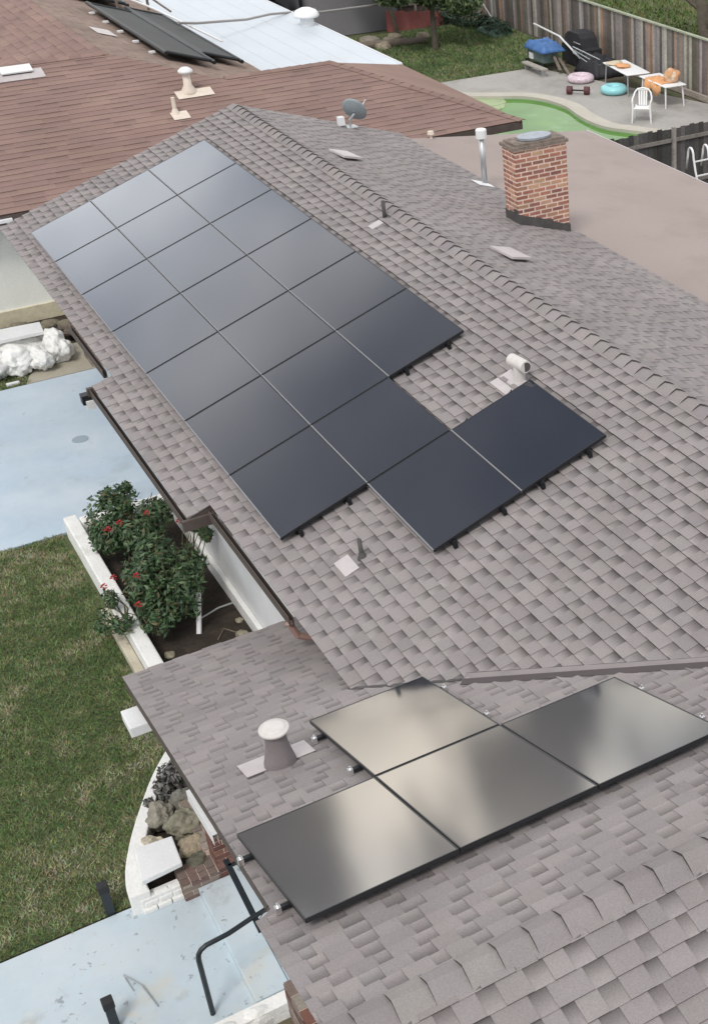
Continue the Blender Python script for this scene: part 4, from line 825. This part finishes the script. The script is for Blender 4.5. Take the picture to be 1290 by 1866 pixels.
# white monobloc chair
def chair(c, rot):
    o = thing('plastic_chair', 'white plastic armchair standing alone on the pool deck', 'chair', c); M = Matrix.Translation(c) @ Matrix.Rotation(rot, 4, 'Z'); T = lambda *p: M @ Vector(p)
    MB().slab([T(.25, -.23, .44), T(.25, .23, .44), T(-.20, .20, .41), T(-.20, -.20, .41)], .03).build('seat', M_plastic, o, bevel=.01)
    mb = MB(); sec = [(-.24 - .10 * 1.0, y) for y in (-.13, -.065, 0, .065, .13)]
    for y in (-.10, -.035, .035, .10): mb.bar(T(-.22, y, .42), T(-.33, y * 1.1, .84), .05, .014)
    mb.bar(T(-.335, -.15, .845), T(-.335, .15, .845), .05, .02)
    bk = mb.build('backrest', M_plastic, o)
    arch = [T(.22, -.27, .62), T(.0, -.29, .645), T(-.2, -.27, .68), T(-.30, -.235, .78), T(-.335, -.16, .865), T(-.345, 0, .90), T(-.335, .16, .865), T(-.30, .235, .78), T(-.2, .27, .68), T(.0, .29, .645), T(.22, .27, .62)]
    MB().tube(arch, .026, 8).build('armrest', M_plastic, o, smooth=True)
    for a, b_ in ((1, -1), (1, 1), (-1, -1), (-1, 1)):
        if a > 0: MB().tube([T(.22, b_ * .27, .62), T(.24, b_ * .255, .42), T(.28, b_ * .285, 0)], [.024, .03, .022], 8).build('leg', M_plastic, o)
        else: MB().tube([T(-.22, b_ * .20, .42), T(-.32, b_ * .25, 0)], [.03, .022], 8).build('leg', M_plastic, o)
chair((-9.25, 18.75, G), rad(-38))
# ladder, faded tarp on the near side of the dark fence
o = thing('pool_ladder', 'white tubular pool ladder leaning against the dark fence', 'ladder', (-1.9, 15.9, G))
for s_, y in enumerate((15.55, 16.0)):
    mb = MB(); pts = [(-1.55, y, G), (-1.9, y, .75)] + [(-1.98 - .12 * (1 - math.cos(t)), y + .03 * math.sin(t) * 0, 1.05 + .22 * math.sin(t)) for t in np.linspace(0, 3.14, 8)] + [(-2.3, y, .7)]
    mb.tube(pts, .028, 8).build('rail', M_plastic, o, smooth=True)
for z, x in ((.35, -1.74), (.62, -1.85), (.95, -1.96)): MB().bar((x, 15.55, z), (x, 16.0, z), .09 if z < .5 else .04, .025).build('step', M_plastic, o)
drape('faded_tarp', 'faded blue tarp heaped at the foot of the dark fence', 'tarp', (-2.35, 14.55, G), (.9, 1.0), .75, M_bluegrey, 22, .3)
# ================================================================== NEAR GARDEN OBJECTS
o = thing('planter_wall', 'low white masonry wall around the rose bed', 'planter', (8, -1.2, G))
MB().box((5.2, -1.33, G - .05), (11.3, -1.13, .16)).build('long_wall', M_whitem, o, bevel=.02); MB().box((5.35, -1.12, G - .05), (5.55, .245, .18)).build('end_wall', M_whitem, o, bevel=.02)
MB().box((7.7, -1.46, G - .05), (11.2, -1.335, -.06)).build('footing', mat('footing', (.45, .41, .32), .85, n1=(.25, 3), n2=(.1, 20), stain=((.12, .11, .08), 4, .58, .7, .7)), o, bevel=.02)
def strip(path, w0, w1, z0, z1):
    P = [Vector(p) for p in path]; mb = MB(); Lp = []; Rp = []
    for i, p in enumerate(P):
        t = (P[min(i + 1, len(P) - 1)] - P[max(i - 1, 0)]).normalized(); n_ = Vector((-t.y, t.x)); w = w0 + (w1 - w0) * i / (len(P) - 1); Lp.append(p); Rp.append(p + n_ * w)
    N = len(P)
    for i in range(N - 1):
        q = [Lp[i], Lp[i + 1], Rp[i + 1], Rp[i]]; mb.add([(*v, z0) for v in q] + [(*v, z1) for v in q], [(4, 5, 6, 7), (0, 1, 5, 4), (2, 3, 7, 6)] + ([(3, 0, 4, 7)] if i == 0 else []) + ([(1, 2, 6, 5)] if i == N - 2 else []))
    return mb
def cr(p, n=5):
    out = []; N = len(p)
    for i in range(N - 1):
        a, b_, c, d = [Vector(p[min(max(i + k, 0), N - 1)]) for k in (-1, 0, 1, 2)]
        for j in range(n): t = j / n; out.append(.5 * (2 * b_ + (c - a) * t + (2 * a - 5 * b_ + 4 * c - d) * t * t + (3 * b_ - a - 3 * c + d) * t ** 3))
    return out + [Vector(p[-1])]
path = cr([(11.35, -1.55), (11.75, -1.86), (12.2, -2.13), (12.65, -2.37), (13.1, -2.56), (13.4, -2.64), (13.60, -2.66)])
ob = strip(path, .12, .22, G - .05, .09).build('curved_planter_wall', M_whitem, origin=(12.6, -2.3, G), bevel=.015); tag(ob, 'curved white planter wall holding the rocks by the walkway', 'planter')
RK = [((12.52, -2.02, .06), (.19, .17, .17), 'round grey boulder next to the curved white wall', (1.05, 1.0, .9)), ((12.83, -1.80, .08), (.20, .22, .19), 'largest mossy boulder in front of the brick pier', (.95, .92, .75)),
      ((12.92, -2.20, .03), (.16, .15, .12), 'pale flat topped stone beside the white slab', (1.9, 1.75, 1.5)), ((13.18, -1.84, .06), (.15, .19, .10), 'brown flat rock behind the white slab', (1.35, 1.15, .9)),
      ((12.35, -1.72, .02), (.16, .15, .15), 'shaded rock under the roof edge by the dark shrub', (.7, .7, .65)), ((13.42, -1.86, .0), (.14, .16, .10), 'small dark rock at the foot of the brick return', (.5, .5, .4))]
for i, (c, r3, lab, tn) in enumerate([(c_, tuple(x * .9 for x in r_3), l_, t_) for c_, r_3, l_, t_ in RK]): tag(MB().rock(c, r3, 60 + i * 3, tn, sub=5, amt=.34, ridge=.035).build('boulder', M_rock, smooth=True, origin=(c[0], c[1], c[2] - r3[2])), lab, 'rock', 'rocks in the curved planter')
o = tag(MB().prism([(13.06, -2.42), (13.10, -2.02), (13.56, -2.05), (13.60, -2.50)], .17, .24).build('stone_slab', M_white, bevel=.012, origin=(13.3, -2.25, .17)), 'white painted slab lying level over the rocks', 'slab')
mb = MB()
for k in range(3):
    for j in range(3): mb.box((13.52 + .015 * k, -2.56 + .155 * j + .03 * (k % 2), G + .01 + .07 * k), (13.66 - .03 * k, -2.415 + .155 * j + .03 * (k % 2), G + .07 + .07 * k))
mb.box((13.50, -2.56, G - .05), (13.62, -2.12, G + .19)); tag(mb.build('white_brick_wall', M_whitem, bevel=.01, origin=(13.68, -2.35, G)), 'short wall of white painted bricks beside the walkway', 'wall')
o = thing('brick_planter', 'brown brick planter edge under the roof by the blue steps', 'planter', (13.6, -1.8, G))
mb = bricks(MB(), 12.5, 13.42, -1.78, -1.66, G, .14, BRP, faces='yY', top=True); mb.build('long_edge', M_brick, o)
mb = bricks(MB(), 13.42, 13.71, -2.13, -1.725, G, .04, BRP, faces='xXyY', top=True); mb.build('return_edge', M_brick, o)
mb = MB().box((12.5, -1.78, G - .05), (13.419, -1.66, .135)).box((13.42, -2.13, G - .05), (13.71, -1.725, .035)); mb.build('mortar', M_mortar, o)
ew = cr([(15.60, -9), (15.60, -6), (15.60, -3.2), (15.62, -2.4), (15.64, -2.05), (15.66, -1.66)], 3)
mb = MB()
for i, w in enumerate(np.arange(-5.0, -1.7, .33)): mb.rock((15.70 + random.uniform(-.02, .02), w, G + .08), (.10, .19, .15), 80 + i, sub=2, amt=.14)
mb.box((15.61, -9, G - .05), (15.78, -1.66, G + .18)); tag(mb.build('end_wall', M_whitem, smooth=False, origin=(15.7, -3, G)), 'rough white wall closing the near end of the walkway', 'wall')
# black handrail
o = thing('handrail', 'black metal handrail rising from the walkway to the porch', 'handrail', (15.34, -2.36, G))
MB().tube([(15.34, -2.37, G), (15.36, -2.37, .62), (15.37, -2.36, .70), (15.37, -2.33, .745), (15.36, -2.27, .765), (15.34, -2.04, .765), (15.28, -1.80, .765), (15.25, -1.62, .77), (15.25, -1.45, .77)], .026, 10).build('rail', M_rail, o, smooth=True)
o = thing('porch_rail', 'straight black porch rail running beside the house wall', 'handrail', (14.9, -1.75, G)); MB().bar((14.35, -1.74, .75), (15.48, -1.765, .75), .058, .03).build('rail', M_rail, o)
for x in (14.45, 15.4): MB().bar((x, -1.745, .75), (x, -1.25, .75), .03).build('bracket', M_rail, o)
for i, (x, y, h_) in enumerate(((13.40, -2.86, .44), (14.93, -3.22, .40))):
    o = thing('path_light', ['square black path light at the lawn corner', 'square black path light on the walkway, cut by the bottom edge'][i], 'path light', (x, y, G), 'black path lights')
    MB().box((x - .045, y - .045, G - .05), (x + .045, y + .045, G + h_ - .10)).build('post', M_rail, o); MB().box((x - .055, y - .055, G + h_ - .10), (x + .055, y + .055, G + h_)).build('lamp_head', M_dark, o, bevel=.01)
tag(MB().tube([(9.0, -.47, -.12), (8.70, -.29, .38)], .035, 10).build('white_pipe', M_plastic, origin=(9.0, -.47, G)), 'upright white plastic pipe in the rose bed', 'pipe')
tag(MB().tube([(8.88, -.45, .02), (8.8, -.1, .06), (8.78, .12, .05)], .013, 6).build('irrigation_pipe', M_galv, origin=(8.8, -.2, G)), 'thin grey irrigation pipe lying across the soil', 'pipe')
tag(MB().tube([(9.3, -.3, -.11), (9.1, -.15, -.1), (9.35, .0, -.1), (9.7, .02, -.11)], .011, 6).build('drip_hose', M_wood, origin=(9.3, 0, G)), 'thin brown drip hose on the soil under the roof edge', 'hose')
for i, (x, y, s) in enumerate(((9.25, -.95, .09), (9.35, .02, .11), (9.0, .1, .07))): tag(MB().rock((x, y, -.12), (s, s * .8, s * .4), 90 + i, (1.2, 1.1, .9)).build('garden_stone', M_rock, smooth=True, origin=(x, y, -.12)), ['grey stone on the soil by the white planter wall', 'grey stone on the soil beside the house ledge', 'small stone beside the irrigation pipe'][i], 'stone', 'stones in the rose bed')
tag(MB().tube([(14.35, -2.98, G + .03), (14.62, -2.86, G + .05), (14.95, -2.80, G + .03)], .008, 5).tube([(14.35, -2.98, G + .03), (14.62, -2.95, G + .03)], .006, 5).build('thin_wire', M_galv, origin=(14.6, -2.9, G)), 'thin grey wire lying on the blue walkway', 'wire')
# white pile by the neighbour's wall
tag(MB().prism([(-2.62, -1.6), (-2.50, .10), (-1.98, .06), (-2.0, -1.6)], .26, .34).build('painted_slab', M_white, bevel=.01, origin=(-2.3, -.7, .26)), 'white painted slab on the white boulders by the cream wall', 'slab')
WR = [((-1.75, .18, .05), (.42, .24, .30), 'white painted boulder nearest the grey roof'), ((-1.45, -.20, .02), (.34, .24, .24), 'white painted boulder beside the beige pad'), ((-1.55, -.62, .04), (.34, .30, .28), 'white painted boulder in front of the white slab'), ((-1.6, -1.1, .02), (.36, .34, .28), 'white painted boulder cut by the left edge of the photo'), ((-2.2, -.5, .05), (.3, .6, .18), 'white painted boulder directly under the slab')]
for i, (c, r3, lab) in enumerate(WR): tag(MB().rock(c, r3, 100 + i * 7, sub=5, amt=.36, ridge=.035).build('painted_boulder', M_whitem, smooth=True, origin=(c[0], c[1], c[2] - r3[2])), lab, 'boulder', 'white painted boulders')
for i, (x, y, s) in enumerate(((-3.1, .35, .16), (-2.95, .62, .13), (-3.3, -.2, .17), (-3.1, .85, .12))): tag(MB().rock((x, y, .0), (s, s * 1.2, s * .6), 120 + i, (.9, .8, .65)).build('rough_stone', M_rock, smooth=True, origin=(x, y, 0)), ['brown stone in the middle of the strip along the cream wall', 'stone along the cream wall just left of the grey roof edge', 'stone along the cream wall farthest to the left', 'stone along the cream wall half under the grey eave'][i], 'stone', 'stones along the cream wall')
for i, (p, q) in enumerate((((-2.75, .45, .02), (-2.45, 1.2, .02)), ((-2.45, .5, .02), (-2.1, 1.2, .02)))): tag(MB().tube([p, q], .07, 8).build('timber_log', M_wood, origin=p), ['grey log nearer the cream wall beside the white boulders', 'grey log nearer the beige pad beside the white boulders'][i], 'log', 'logs by the white boulders')
tag(MB().box((-1.05, -.95, G + .01), (-.97, -.72, G + .05)).build('white_block', M_white, origin=(-1, -.85, G)), 'small white block lying on the side grass', 'block')
# patio drain
tag(MB().lathe([(.14, 0), (.14, .006), (.12, .008), (.0, .008)], (2.0, -.35, G + .015), 24).build('drain_cover', mat('drain', (.30, .37, .43), .6), origin=(2.0, -.35, G)), 'round drain cover set in the blue patio', 'drain')
S.cycles.max_bounces = 6; S.cycles.use_denoising = True
